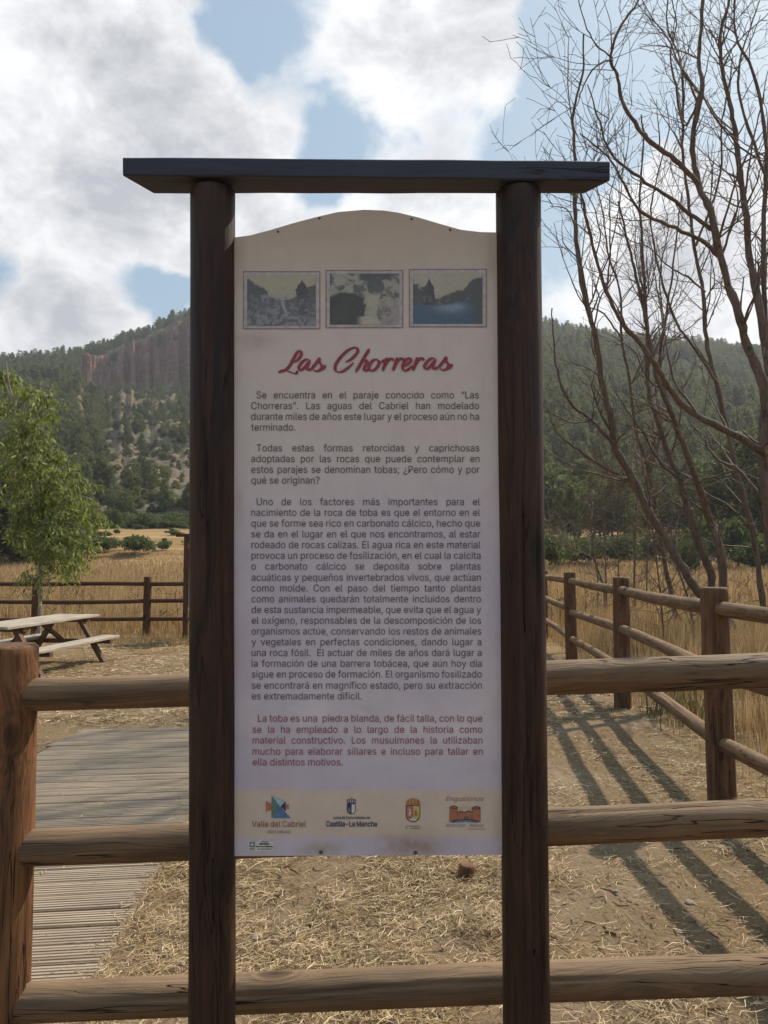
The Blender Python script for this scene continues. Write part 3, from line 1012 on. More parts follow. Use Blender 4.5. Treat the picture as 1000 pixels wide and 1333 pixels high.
poly_part('crest_shield', NAVY, [shield(776, 138, 60, 73, c3)], .0071, board)
poly_part('crest_shield', WHT, [[c3(778, 142), c3(778, 205), c3(790, 203), c3(801, 192), c3(801, 142)]], .0074, board)
k = Ink(); k.poly([c3(754, 178), c3(754, 196), c3(770, 196), c3(770, 178), c3(762, 158)], .0074); k.build('crest_castle', GRY, board)
k = Ink()
for i, a in enumerate([-26, -13, 0, 13, 26]):
    k.stroke([c3(776 + a * .85, 136), c3(776 + a * 1.15, 116), c3(776 + a * .6, 104 + abs(a) * .2)], 1.0, .0073 + i * .00005)
k.stroke([c3(748, 134), c3(776, 138), c3(804, 134)], 1.4, .0077); k.stroke([c3(776, 92), c3(776, 112)], .8, .0078); k.stroke([c3(768, 100), c3(784, 100)], .7, .0079)
k.build('crest_crown', NAVY, board)
lettering('logo_lettering', NAVY, 'Junta de Comunidades de', c3(650, 0)[0], c3(905, 0)[0], c3(0, 243)[1], 3.6, board, offset=.012)
lettering('logo_lettering', NAVY, 'Castilla-La Mancha', c3(603, 0)[0], c3(952, 0)[0], c3(0, 294)[1], 6.6, board, offset=.018)
# town crest
poly_part('crest_shield', BLK, [shield(321, 155, 104, 124, c4)], .0071, board)
poly_part('crest_field', BRK, [[c4(274, 160), c4(274, 240), c4(296, 266), c4(320, 270), c4(320, 160)]], .0074, board)
poly_part('crest_field', YEL, [[c4(322, 160), c4(322, 270), c4(346, 266), c4(368, 240), c4(368, 160)]], .0074, board)
poly_part('crest_field', WHT, [[c4(284, 254), c4(300, 268), c4(321, 273), c4(342, 268), c4(356, 254), c4(338, 256), c4(321, 238), c4(304, 256)]], .0077, board)
k = Ink(); k.poly([c4(333, 200), c4(331, 226), c4(342, 234), c4(352, 226), c4(350, 200), c4(342, 188)], .0077); k.build('crest_charge', BRK, board)
k = Ink(); k.stroke([c4(292, 180), c4(300, 200), c4(290, 222)], 1.4, .0077); k.stroke([c4(306, 204), c4(300, 224), c4(294, 236)], 1.2, .0078); k.build('crest_charge', WHT, board)
k = Ink(); k.poly([c4(272, 152), c4(370, 152), c4(372, 134), c4(366, 118), c4(346, 110), c4(321, 106), c4(298, 110), c4(276, 118), c4(268, 134)], .0072); k.build('crest_crown', BRK, board)
k = Ink()
for i, a in enumerate([-40, -20, 0, 20, 40]):
    k.stroke([c4(321 + a * 1.1, 150), c4(321 + a * 1.25, 128), c4(321 + a * .6, 112)], .7, .0075 + i * .00005)
k.stroke([c4(321, 98), c4(321, 112)], .8, .0079); k.build('crest_crown_line', YEL, board)
lettering('logo_lettering', BLK, 'AYUNTAMIENTO', c4(268, 0)[0], c4(372, 0)[0], c4(0, 313)[1], 1.5, board, offset=.008)
lettering('logo_lettering', BLK, 'DE ENGUIDANOS', c4(266, 0)[0], c4(376, 0)[0], c4(0, 328)[1], 1.5, board, offset=.008)
# castle logo
poly_part('logo_castle', BRK, [[c4(588, 172), c4(588, 275), c4(640, 268), c4(640, 172), c4(614, 164)], [c4(748, 178), c4(748, 268), c4(806, 272), c4(806, 174), c4(778, 166)],
                               [c4(640, 206), c4(640, 262), c4(748, 262), c4(748, 206), c4(722, 200), c4(694, 208), c4(668, 202)]], .0072, board)
poly_part('logo_river', BLU, [[c4(588, 278), c4(612, 284), c4(700, 278), c4(780, 284), c4(808, 276), c4(760, 268), c4(700, 262), c4(640, 268)]], .0075, board)
k = Ink()
sts = [[(586, 168), (586, 278)], [(642, 172), (642, 266)], [(586, 172), (614, 162), (642, 172), (614, 182), (586, 172)], [(748, 172), (748, 266)], [(808, 174), (808, 276)], [(748, 176), (778, 166), (808, 176), (778, 186), (748, 176)],
       [(642, 208), (668, 202), (694, 208), (722, 200), (748, 208)], [(696, 264), (696, 246), (706, 240), (714, 248), (714, 264)], [(586, 278), (640, 266), (700, 260), (760, 266), (808, 276)]]
for i, s_ in enumerate(sts): k.stroke([c4(*p) for p in s_], .95, .0078 + i * .00005)
k.build('logo_outline', BLK, board)
k = Ink()
for i in range(9):
    a = math.pi * (i + .5) / 9
    k.stroke([c4(698 + 16 * math.cos(a), 196 - 16 * math.sin(a)), c4(698 + 56 * math.cos(a), 196 - (40 + 14 * (i % 2)) * math.sin(a))], .9, .0073 + i * .00005)
k.build('logo_sun', YEL, board)
lettering('logo_lettering', OR2, 'Enguídanos', c4(556, 0)[0], c4(834, 0)[0], c4(0, 126)[1], 6.0, board, shear=.35, offset=-.006)
lettering('logo_lettering', GRY, 'Atracción Natural', c4(556, 0)[0], c4(834, 0)[0], c4(0, 314)[1], 4.4, board, shear=.35, offset=-.004)
k = Ink(); [k.rect(c4(x, 0)[0], c4(0, 327)[1], c4(x + 9, 0)[0], c4(0, 332)[1], .0074) for x in range(715, 842, 12)]; k.build('logo_lettering', GRY, board)
# maker's sticker
k = Ink(); k.rect(*c3(68, 392), *c3(243, 463), .0072)
stk = k.build('maker_sticker', flat('sticker film', (.66, .63, .57)), board)
k = Ink(); k.rect(*c3(78, 400), *c3(116, 436), .0076); k.build('sticker_print', GRY, board)
k = Ink(); k.rect(*c3(88, 410), *c3(106, 426), .0079); k.build('sticker_print', flat('sticker film', (0, 0, 0)), board)
k = Ink()
rg = random.Random(5)
for (xa, xb, yy, hh) in [(160, 205, 400, 6), (146, 214, 414, 11), (122, 238, 432, 9), (135, 228, 449, 6), (78, 114, 444, 4), (78, 114, 451, 3)]:
    x = xa
    while x < xb:
        w = rg.uniform(4, 11); k.rect(*c3(x, yy - hh / 2), *c3(min(x + w, xb), yy + hh / 2), .0076); x += w + 2.4
k.build('sticker_print', BLK, board)
for sx, sy, r in [(362, 301.5, .0028), (416, 284, .0028), (536, 285, .0028), (586, 299, .0028), (418, 1109.5, .0045), (541, 1110, .0045)]:
    p = S(sx, sy, .0062)
    bm = bmesh.new()
    bmesh.ops.create_cone(bm, cap_ends=True, segments=10, radius1=r * 1.15, radius2=r * .7, depth=.003)
    me = bpy.data.meshes.new('screw'); bm.to_mesh(me); bm.free()
    o = link('screw', me, M['steel'], board, Vector(p + SN * .0015) - sign_base)
    o.rotation_mode = 'QUATERNION'; o.rotation_quaternion = Vector(SN).to_track_quat('Z', 'X')

# ------------------------------------------------------------------ front rail fence (parallel to the sign, just behind it)
FY = 2.15
ffence = thing('rail_fence', (at(15, 1300, FY)[0], FY, 0), 'near log rail fence with three thick rails running behind the sign', 'fence')


def vpost(x, y, ztop, r, mat, parent, seed, lean=(0, 0), **kw):
    z0 = hz(x, y) - .12
    return log('post', (x, y, z0), (x + lean[0], y + lean[1], ztop), r * 1.03, r, mat, parent, seed, **kw)


fpx = at(16, 900, FY)[0]
ztop = at(20, 839, FY)[2]
vpost(fpx - .004, FY + .0, ztop, .0735, M['fpost'], ffence, 21, lean=(-.004, 0), sides=56, segs=70, cracks=4, lump=.02, bev=.008)
FPX2 = 1.36
vpost(FPX2, FY, ztop + .06, .075, M['fpost'], ffence, 22, sides=40, segs=40)
vpost(2.14, FY + .02, ztop + .09, .078, M['fpost'], ffence, 24, sides=40, segs=40)
vpost(fpx - 1.9, FY, ztop - .05, .075, M['fpost'], ffence, 25, sides=32, segs=30)
for (ya, yb, ra, rb, sd) in [(900.5, 873, .0455, .0485, 31), (1099, 1066, .0485, .0500, 32), (1301, 1270, .0500, .0505, 33)]:
    a = at(150, ya, FY); b = at(950, yb, FY)
    d = (b - a) / (b[0] - a[0])
    pa = a + d * (fpx - a[0] + .0); pb = a + d * (FPX2 - a[0])
    o = log('rail', pa, pb, ra, rb, M['rail'], ffence, sd, sides=56, segs=110, cracks=4, lump=.03, bow=.004)
    pc = a + d * (2.14 - a[0])
    log('rail', pb, pc, rb, rb, M['rail'], ffence, sd + 20, sides=32, segs=24)
    pd = a + d * (fpx - 1.9 - a[0])
    log('rail', pd, pa, ra, ra, M['rail'], ffence, sd + 30, sides=32, segs=24)

# ------------------------------------------------------------------ right fence running away
rp = [(2.14, FY + .02, None), (2.105, 4.81, 1.325), (2.42, 7.78, 1.32), (2.71, 11.03, 1.315), (3.0, 14.35, 1.30)]
rfence = thing('rail_fence', (2.1, 4.81, 0), 'long log fence on the right leading away to the back of the yard', 'fence')
for i, (x, y, zt) in enumerate(rp):
    if zt: vpost(x, y, zt, .083, M['rpost'], rfence, 40 + i, lean=(.012 * (-1) ** i, .01), sides=44, segs=44, cracks=3, lump=.03, bev=.01)
for i in range(len(rp) - 1):
    for k, z in enumerate((1.19, .79, .37)):
        z1 = z + .012 * math.sin(i * 3 + k); z2 = z + .012 * math.sin(i * 3 + 3 + k) - (.05 if (i == 2 and k == 1) else 0)
        (x1, y1, _), (x2, y2, _) = rp[i], rp[i + 1]
        if i == 0: z1 = z + .02
        log('rail', (x1, y1, z1), (x2, y2, z2), .051, .046, M['rfence'], rfence, 50 + 3 * i + k, sides=32 if i < 3 else 16, segs=40, cracks=2, lump=.05, bow=.012 * (-1) ** (i + k))

# ------------------------------------------------------------------ back fence
bfence = thing('rail_fence', (-4.61, 14.8, 0), 'dark red brown rail fence across the back of the yard before the tall dry grass', 'fence')
bxs = [-11.1, -8.94, -6.78, -4.61, -2.44, -.27, 1.6, 3.03]
for i, x in enumerate(bxs):
    vpost(x, 14.8 + (0 if x < 3 else -.2), 1.155 + .02 * math.sin(i * 5), .074, M['bfence'], bfence, 80 + i, lean=(.01 * math.sin(i * 7), 0), sides=20, segs=10, cracks=1)
for i in range(len(bxs) - 1):
    for k, z in enumerate((1.03, .69, .335)):
        log('rail', (bxs[i], 14.8, z + .015 * math.sin(i * 2 + k)), (bxs[i + 1], 14.8, z + .015 * math.sin(i * 2 + 2 + k)), .042, .040, M['bfence'], bfence, 90 + 3 * i + k, sides=14, segs=16, cracks=0, lump=.06, bow=.02 * math.sin(i + k * 2))

# distant sign frame, mostly hidden behind the left post
sf = thing('sign_frame', (-3.72, 14.2, 0), 'small dark wooden sign frame standing beyond the yard just left of the near sign post', 'sign frame')
for x in (-3.70, -2.75):
    vpost(x, 14.2, 1.93, .05, M['bfence'], sf, int(130 + x), sides=16, segs=8, cracks=0)
o = link('crossbar', box_mesh(1.34, .11, .06), M['bfence'], sf, (.495, 0, 1.955))
o = link('panel', box_mesh(.85, .02, 1.05), flat('back panel grey', (.5, .48, .45)), sf, (.495, 0, 1.2))

# ------------------------------------------------------------------ boardwalk of grooved planks
bw_me_V = []; ROT = RAD(6.5)


def edge_r(y): return -1.04 - .055 * (y - 2.7)
def edge_l(y): return -2.66 + .02 * (y - 5.7)


bw = box_mesh(.08, 5.6, .05, .003)
bw_o = link('boardwalk', bw, M['tableleg'], None, (-1.9, 4.1, -.035))
tag(bw_o, 'grey grooved plank boardwalk crossing the yard at lower left', kind='structure')


def plank_mesh(L, w=.129, h=.032, g=6):
    pts = []
    gw = w / g
    for i in range(g):
        x0 = -w / 2 + i * gw
        top = h if 0 < i < g - 1 else h - .001
        pts += [(x0 + gw * .10, h - .006), (x0 + gw * .26, top), (x0 + gw * .80, top), (x0 + gw * .94, h - .006)]
    SH = math.tan(ROT + RAD(3.1))
    prof = [(-w / 2, 0), (-w / 2, h - .006)] + pts + [(w / 2, h - .006), (w / 2, 0)]
    n = len(prof)
    V = [(-L / 2 + a * SH, a, b) for a, b in prof] + [(L / 2 + a * SH, a, b) for a, b in prof]
    Fq = [[i, i + n, (i + 1) % n + n, (i + 1) % n] for i in range(n)]
    Fq += [list(range(n)), [n + i for i in range(n)][::-1]]
    return py_mesh('plank', V, Fq)


pm = plank_mesh(1.0); pm.materials.append(M['plank'])
rg = random.Random(3)
y = 1.30
while y < 6.72:
    xr_, xl_ = edge_r(y) + rg.uniform(-.007, .007), edge_l(y) + rg.uniform(-.02, .03)
    L = (xr_ - xl_) / math.cos(ROT)
    o = bpy.data.objects.new('plank', pm); C.objects.link(o); o.parent = bw_o
    cx = (xr_ + xl_) / 2
    # measured at the right edge: keep y at the right end
    o.location = Vector((cx, y - math.tan(ROT) * 0 + .08, -.004 + rg.uniform(-.002, .002))) - bw_o.location
    o.rotation_euler = (rg.uniform(-.012, .012), rg.uniform(-.003, .003), ROT + rg.uniform(-.006, .006))
    o.scale = (L, 1, 1)
    y += .1475

# ------------------------------------------------------------------ picnic table
def picnic():
    e = np.array([-4.35, 11.65]); d = np.array([.136, .991]); nrm = np.array([-.991, .136])
    ctr = e - d * 1.125 + nrm * .33
    t = thing('picnic_table', (ctr[0], ctr[1], hz(*ctr)), 'weathered wooden picnic table with attached benches at the left side of the yard', 'picnic table')
    t.rotation_euler = (0, 0, math.atan2(d[1], d[0]) - math.pi / 2)
    def bd(name, sx, sy, sz, loc, mat, rot=(0, 0, 0)):
        me = box_mesh(sx, sz, sy, .004)           # grain axis is local Z
        o = link(name, me, mat, t, loc)
        o.rotation_euler = Matrix.Rotation(RAD(90), 3, 'X').to_euler() if rot == (0, 0, 0) else rot
        return o
    def board_y(name, x, z, w, th, L, mat, y0=0):
        me = box_mesh(w, th, L, .004); o = link(name, me, mat, t, (x, y0, z)); o.rotation_euler = (RAD(90), 0, 0); return o
    rg = random.Random(9)
    for i in range(5):
        board_y('tabletop_plank', -.272 + i * .136, .645 + rg.uniform(-.002, .002), .128, .036, 2.25 + rg.uniform(-.01, .01), M['tabletop'])
    for sx in (-1, 1):
        for k in range(2):
            board_y('seat_plank', sx * (.475 + k * .132), .335 + rg.uniform(-.002, .002), .125, .036, 2.25 + rg.uniform(-.01, .01), M['tabletop'])
    for yy in (-.78, .78):
        for sx in (-1, 1):
            p0 = Vector((sx * .60, yy, -.02)); p1 = Vector((sx * .20, yy, .625))
            me = box_mesh(.085, .06, (p1 - p0).length, .004)
            o = link('leg', me, M['tableleg'], t)
            o.rotation_euler = (p1 - p0).to_track_quat('Z', 'Y').to_euler(); o.location = (p0 + p1) / 2
        for z, L in ((.597, .62), (.285, 1.36)):
            me = box_mesh(.06, .085, L, .004)
            o = link('cross_brace', me, M['tableleg'], t, (0, yy + .062, z)); o.rotation_euler = (0, RAD(90), 0)
    for yy in (-.4, .4):
        p0 = Vector((0, yy * .35, .60)); p1 = Vector((0, yy * 1.75, .30))
        me = box_mesh(.05, .05, (p1 - p0).length, .003); o = link('strut', me, M['tableleg'], t)
        o.rotation_euler = (p1 - p0).to_track_quat('Z', 'Y').to_euler(); o.location = (p0 + p1) / 2
    return t


picnic()

# ------------------------------------------------------------------ foliage
def card_cloud(n, clumps, size, rng, aspect=1.0, droop=0.0, blade=False):
    """n leaf quads spread over clumps [(x,y,z,r)]"""
    cl = np.array(clumps); w = cl[:, 3] ** 2; w /= w.sum()
    k = rng.choice(len(cl), n, p=w)
    d = rng.normal(size=(n, 3)); d /= np.linalg.norm(d, axis=1)[:, None]
    rad = cl[k, 3] * (.45 + .55 * rng.rand(n) ** .5)
    P = cl[k, :3] + d * rad[:, None] * np.array([1, 1, .8])
    a = rng.normal(size=(n, 3)) + d * .4
    a[:, 2] -= droop * 1.5
    a /= np.linalg.norm(a, axis=1)[:, None]
    b = np.cross(a, d + .3 * rng.normal(size=(n, 3))); b /= np.linalg.norm(b, axis=1)[:, None] + 1e-9
    s = size * (.6 + .8 * rng.rand(n))
    A = a * (s * aspect)[:, None]; B = b * s[:, None] * .5
    V = np.stack([P - B * .2, P + A * .5 + B, P + A, P + A * .5 - B], 1).reshape(-1, 3)
    Fq = np.arange(n * 4).reshape(-1, 4)
    return V, Fq


def pine_template(name, seed, n, shape, card):
    rng = np.random.RandomState(seed)
    cl = []
    nc = 58
    for i in range(nc):
        t = (i + .5) / nc
        z = .14 + .84 * t
        if shape == 'cone': R = .25 * (1 - t) ** .75 + .02
        elif shape == 'round': R = .30 * math.sqrt(max(.02, 1 - ((t - .45) / .58) ** 2))
        else: R = .22 * math.sqrt(max(.02, 1 - ((t - .35) / .68) ** 2))
        a = i * 2.4 + rng.rand(); q = R * (.45 + .55 * rng.rand())
        cl.append((q * math.cos(a), q * math.sin(a), z + .03 * rng.randn(), (.05 + .045 * rng.rand()) * (1.15 - .5 * t)))
    V, Fq = card_cloud(n, cl, card, rng, 1.2)
    return fast_mesh(name, V, Fq)


def trunk_template(name, seed, h=.9, r=.018):
    V = []; Fq = []
    n = 6
    for i in range(5):
        t = i / 4
        for j in range(n):
            a = j * 6.283 / n
            V.append((r * (1 - .8 * t) * math.cos(a) + .01 * math.sin(t * 5 + seed), r * (1 - .8 * t) * math.sin(a), -.03 + t * h))
    for i in range(4):
        for j in range(n):
            Fq.append([i * n + j, i * n + (j + 1) % n, (i + 1) * n + (j + 1) % n, (i + 1) * n + j])
    return py_mesh(name, V, Fq, True)


crowns = [pine_template('pine_crown', 1, 2600, 'cone', .030), pine_template('pine_crown', 2, 2600, 'round', .030), pine_template('pine_crown', 3, 2600, 'oval', .030), pine_template('pine_crown', 4, 2600, 'cone', .032)]
for c in crowns: c.materials.append(M['pine'])
bigcrowns = [pine_template('pine_crown', 11, 9000, 'oval', .020), pine_template('pine_crown', 12, 9000, 'round', .020)]
for c in bigcrowns: c.materials.append(M['pine'])
shrubm = []
for s_ in (21, 22):
    rng = np.random.RandomState(s_)
    cl = [(.42 * rng.randn() * .7, .42 * rng.randn() * .7, .30 + .28 * rng.rand(), .16 + .12 * rng.rand()) for _ in range(26)]
    V, Fq = card_cloud(5200, cl, .05, rng, 1.3)
    me = fast_mesh('shrub_crown', V, Fq); me.materials.append(M['shrub']); shrubm.append(me)
ttr = trunk_template('pine_trunk', 1); ttr.materials.append(M['pinebark'])
CNAME = {}


def pine(x, y, h, ti, rz, label, group='pines at the foot of the hills', big=False, wid=1.0, name='pine_tree'):
    z = hz(x, y)
    t = thing(name, (x, y, z), label, 'pine tree', group)
    t.rotation_euler = (0, 0, rz); t.scale = (h * wid, h * wid, h)
    me = (bigcrowns if big else crowns)[ti % (2 if big else 4)]
    a = bpy.data.objects.new('crown', me); C.objects.link(a); a.parent = t
    b = bpy.data.objects.new('trunk', ttr); C.objects.link(b); b.parent = t
    return t, a


def shrub(px, Y, w, h, ti, label, group=None):
    x = (px - 500) / F * Y
    o = bpy.data.objects.new('shrub', shrubm[ti]); C.objects.link(o)
    o.location = (x, Y, hz(x, Y) - .05 * h); o.scale = (w, w, h / .8); o.rotation_euler = (0, 0, px * .7)
    tag(o, label, 'shrub', group); return o


rng = np.random.RandomState(5)
# hillside population
N = 26000
az_ = rng.uniform(-RAD(38), RAD(38), N); rr_ = np.sqrt(rng.uniform(72 ** 2, 540 ** 2, N))
hx = rr_ * np.sin(az_); hy = rr_ * np.cos(az_)
px_ = 500 + F * hx / hy
zz0 = height(hx, hy); e_ = 2.0
sl = np.hypot(height(hx + e_, hy) - zz0, height(hx, hy + e_) - zz0) / e_
dn = fbm(hx * .02, hy * .02, 4)
prob = .52 + 1.4 * (dn - .5)
sc = sstep(110, 150, px_) * (1 - sstep(300, 350, px_)) * sstep(150, 175, hy) * (1 - sstep(330, 385, hy))
prob = prob * (1 - .93 * sc * sstep(.22, .42, fbm(hx * .03, hy * .03, 4)))
rightdry = sstep(690, 705, px_) * (1 - sstep(800, 850, px_)) * sstep(200, 240, hy) * (1 - sstep(330, 380, hy))
prob = prob * (1 - .45 * rightdry)
prob = prob * (1 - .35 * (1 - sstep(150, 230, hy)))
prob = np.where(sl > .95, .10 * (sl < 4), prob)
prob = np.where(hy < np.where(px_ < 600, 128, 74) + 14 * fbm(hx * .05, hx * 0, 3), 0, prob)
keep = rng.rand(N) < prob
hx, hy, zz0, px_ = hx[keep], hy[keep], zz0[keep], px_[keep]
hh = rng.uniform(4.0, 9.0, len(hx)) * (1 - .45 * sc[keep])
order = np.argsort(-(hh / hy) * ((px_ > -60) & (px_ < 1060) & ~((px_ > 308) & (px_ < 648))))
near_i = order[:250]; far_i = order[250:]
first = {}
for n_, i in enumerate(near_i):
    ti = int(rng.randint(4))
    side = 'left' if px_[i] < 500 else 'right'
    t, c = pine(float(hx[i]), float(hy[i]), float(hh[i]), ti, float(rng.rand() * 6.28),
                'green pine on the lower slope of the wooded hill on the %s' % side, 'pines on the lower %s slope' % side, wid=float(rng.uniform(.78, 1.15)))
    if ti not in first: first[ti] = c
# everything further up the slopes: one forest mass instanced from the same crowns
pts = np.stack([hx[far_i], hy[far_i], zz0[far_i] - .3], -1)
# low scrub between the trees
M2 = 9000
a2 = rng.uniform(-RAD(36), RAD(36), M2); r2 = np.sqrt(rng.uniform(128 ** 2, 430 ** 2, M2))
sx_, sy_ = r2 * np.sin(a2), r2 * np.cos(a2); sz_ = height(sx_, sy_)
sls = np.hypot(height(sx_ + e_, sy_) - sz_, height(sx_, sy_ + e_) - sz_) / e_
pxs = 500 + F * sx_ / sy_
ok = (sls < 1.2) & (rng.rand(M2) > .45 * ((pxs > 120) & (pxs < 330) & (sy_ > 150) & (sy_ < 380)))
pts = np.vstack([pts, np.stack([sx_, sy_, sz_ - .2], -1)[ok]])
scl = np.concatenate([hh[far_i], rng.uniform(.9, 2.4, ok.sum())]).astype(np.float32)
wdt = np.concatenate([rng.uniform(.85, 1.3, len(far_i)), rng.uniform(1.8, 2.8, ok.sum())]).astype(np.float32)
fme = bpy.data.meshes.new('hill_forest')
fme.vertices.add(len(pts)); fme.vertices.foreach_set('co', pts.astype(np.float32).ravel())
a_ = fme.attributes.new('size', 'FLOAT_VECTOR', 'POINT')
a_.data.foreach_set('vector', np.stack([scl * wdt, scl * wdt, scl], -1).astype(np.float32).ravel())
a_ = fme.attributes.new('spin', 'FLOAT', 'POINT'); a_.data.foreach_set('value', (rng.rand(len(pts)) * 6.28).astype(np.float32))
a_ = fme.attributes.new('which', 'INT', 'POINT'); a_.data.foreach_set('value', rng.randint(0, 4, len(pts)).astype(np.int32))
forest = link('hill_forest', fme, M['pinefar'])
tag(forest, 'forest of small pines covering the hills behind the yard', 'forest', kind='stuff')
ng = bpy.data.node_groups.new('forest', 'GeometryNodeTree')
ng.interface.new_socket('Geometry', in_out='INPUT', socket_type='NodeSocketGeometry')
ng.interface.new_socket('Geometry', in_out='OUTPUT', socket_type='NodeSocketGeometry')
gi = ng.nodes.new('NodeGroupInput'); go = ng.nodes.new('NodeGroupOutput')
join = ng.nodes.new('GeometryNodeJoinGeometry')
for k in range(4):
    oi = ng.nodes.new('GeometryNodeObjectInfo'); oi.inputs[0].default_value = first[k]; oi.transform_space = 'ORIGINAL'
    sm_ = ng.nodes.new('GeometryNodeSetMaterial'); sm_.inputs['Material'].default_value = M['pinefar']
    ng.links.new(oi.outputs['Geometry'], sm_.inputs[0])
    ip = ng.nodes.new('GeometryNodeInstanceOnPoints')
    cmp_ = ng.nodes.new('FunctionNodeCompare'); cmp_.data_type = 'INT'; cmp_.operation = 'EQUAL'
    na1 = ng.nodes.new('GeometryNodeInputNamedAttribute'); na1.data_type = 'INT'; na1.inputs[0].default_value = 'which'
    na2 = ng.nodes.new('GeometryNodeInputNamedAttribute'); na2.data_type = 'FLOAT_VECTOR'; na2.inputs[0].default_value = 'size'
    na3 = ng.nodes.new('GeometryNodeInputNamedAttribute'); na3.data_type = 'FLOAT'; na3.inputs[0].default_value = 'spin'
    cx = ng.nodes.new('ShaderNodeCombineXYZ')
    ng.links.new(na3.outputs[0], cx.inputs[2])
    ng.links.new(na1.outputs[0], [s for s in cmp_.inputs if s.type == 'INT'][0])
    [s for s in cmp_.inputs if s.type == 'INT'][1].default_value = k
    ng.links.new(gi.outputs[0], ip.inputs['Points'])
    ng.links.new(cmp_.outputs[0], ip.inputs['Selection'])
    ng.links.new(sm_.outputs[0], ip.inputs['Instance'])
    ng.links.new(cx.outputs[0], ip.inputs['Rotation'])
    ng.links.new(na2.outputs[0], ip.inputs['Scale'])
    ng.links.new(ip.outputs[0], join.inputs[0])
ng.links.new(join.outputs[0], go.inputs[0])
md = forest.modifiers.new('forest', 'NODES'); md.node_group = ng

# nearer trees picked out one by one: (px, depth, height m, big-crown index, width, label)
for i, (px, Y, h, ti, wd, lb) in enumerate([
        (15, 66, 9.0, 0, 1.5, 'dark dense pine behind the leafy young tree, at the left edge'),
        (62, 72, 8.2, 1, 1.35, 'dark rounded pine directly behind the lower leaves of the young tree'),
        (102, 84, 6.4, 0, 1.3, 'smaller dark pine right of the young tree by the field edge'),
        (-30, 70, 9.5, 1, 1.4, 'dark pine just beyond the left edge of the yard'),
        (976, 78, 12.2, 0, 1.5, 'broad drooping pine at the far right behind the bare trees'),
        (1035, 74, 10.5, 1, 1.3, 'dark pine at the right border of the view'),
        (905, 98, 9.8, 0, 1.3, 'tall pine between the bare trunks on the right'),
        (722, 100, 9.0, 1, 1.25, 'green pine just right of the sign at the field edge'),
        (760, 112, 10.5, 0, 1.2, 'taller pine behind the thin saplings on the right'),
        (820, 110, 8.6, 1, 1.4, 'rounded pine behind the leaning bare trunk')]):
    pine((px - 500) / F * Y, Y, h, ti, i * 1.7, lb, 'large pines at the field edge', True, wd)
shrub(180, 72, 2.6, 2.0, 0, 'rounded olive bush standing alone in the mown field at left')
shrub(214, 76, 1.1, 1.1, 1, 'small green bush right of the lone olive bush')
shrub(92, 70, 3.0, 2.3, 0, 'dark bush behind the lowest leaves of the young tree')
shrub(30, 68, 3.4, 2.6, 1, 'dark bush under the dense pines at the left edge')
shrub(60, 70, 2.8, 2.2, 0, 'dark bush between the pines directly behind the young tree trunk')
shrub(128, 74, 2.6, 1.9, 1, 'dark bush at the right foot of the leafy young tree')
shrub(712, 60, 3.4, 3.4, 0, 'bright green bush beside the right sign post at the field edge')
shrub(752, 66, 3.4, 2.6, 1, 'green bush behind the first far fence post on the right')
shrub(800, 64, 3.2, 2.9, 0, 'green bush behind the thin saplings')
shrub(850, 70, 3.6, 2.8, 1, 'green bush behind the leaning bare trunk')
shrub(930, 62, 3.6, 4.6, 0, 'light green rounded bush right of the bare trunks')
shrub(895, 56, 1.8, 3.0, 1, 'tall yellow green bush between the bare trunks')
shrub(985, 60, 3.2, 3.2, 1, 'green bush at the right edge above the dry grass')
rgs = random.Random(4)
for i in range(16):
    shrub(118 + i * 11 + rgs.uniform(-6, 6), rgs.uniform(108, 124), rgs.uniform(1.6, 3.8), rgs.uniform(1.2, 3.4), i % 2, 'low green shrub in the row along the foot of the left hill', 'shrubs along the foot of the left hill')

for i in range(14):
    shrub(130 + rgs.uniform(0, 125), rgs.uniform(80, 106), rgs.uniform(.5, 1.3), rgs.uniform(.4, .9), i % 2, 'very small olive tuft dotted over the mown terrace at left', 'small tufts on the mown terrace')

# rock pinnacle at the end of the cliffs
def pinnacle():
    x = (111 - 500) / F * 432
    z0 = hz(x, 425) - 3; H = EYE + (728 - 456) / F * 428 - z0
    V = []; n = 12; m = 14
    for i in range(m + 1):
        t = i / m
        for j in range(n):
            a = j * 6.283 / n
            r = (3.3 - .9 * t) * (1 + .45 * (vnoise(j * 1.3 % n + 5, i * .6) - .5)) * (1 if i < m else .55)
            V.append((r * math.cos(a), r * math.sin(a), t * H))
    Fq = [[i * n + j, i * n + (j + 1) % n, (i + 1) * n + (j + 1) % n, (i + 1) * n + j] for i in range(m) for j in range(n)]
    Fq.append([m * n + j for j in range(n)])
    me = py_mesh('rock_pinnacle', V, Fq)
    mt, nt, out = new_mat('red rock')
    t_ = nt.new('ShaderNodeTexCoord'); rv = nt.noise(nt.mapping(t_.outputs['Object'], (.25, .25, .08)), 1, 6, .7)
    principled(nt, out, nt.ramp(nt.mr(rv, .3, .7, 0, 1, False), [(0, (.09, .038, .026)), (1, (.27, .135, .09))]), .95, rv, .8, .5, .1)
    o = link('rock_pinnacle', me, mt, None, (x, 428, z0))
    tag(o, 'tall red rock pinnacle standing clear at the left end of the cliffs', 'rock')


pinnacle()

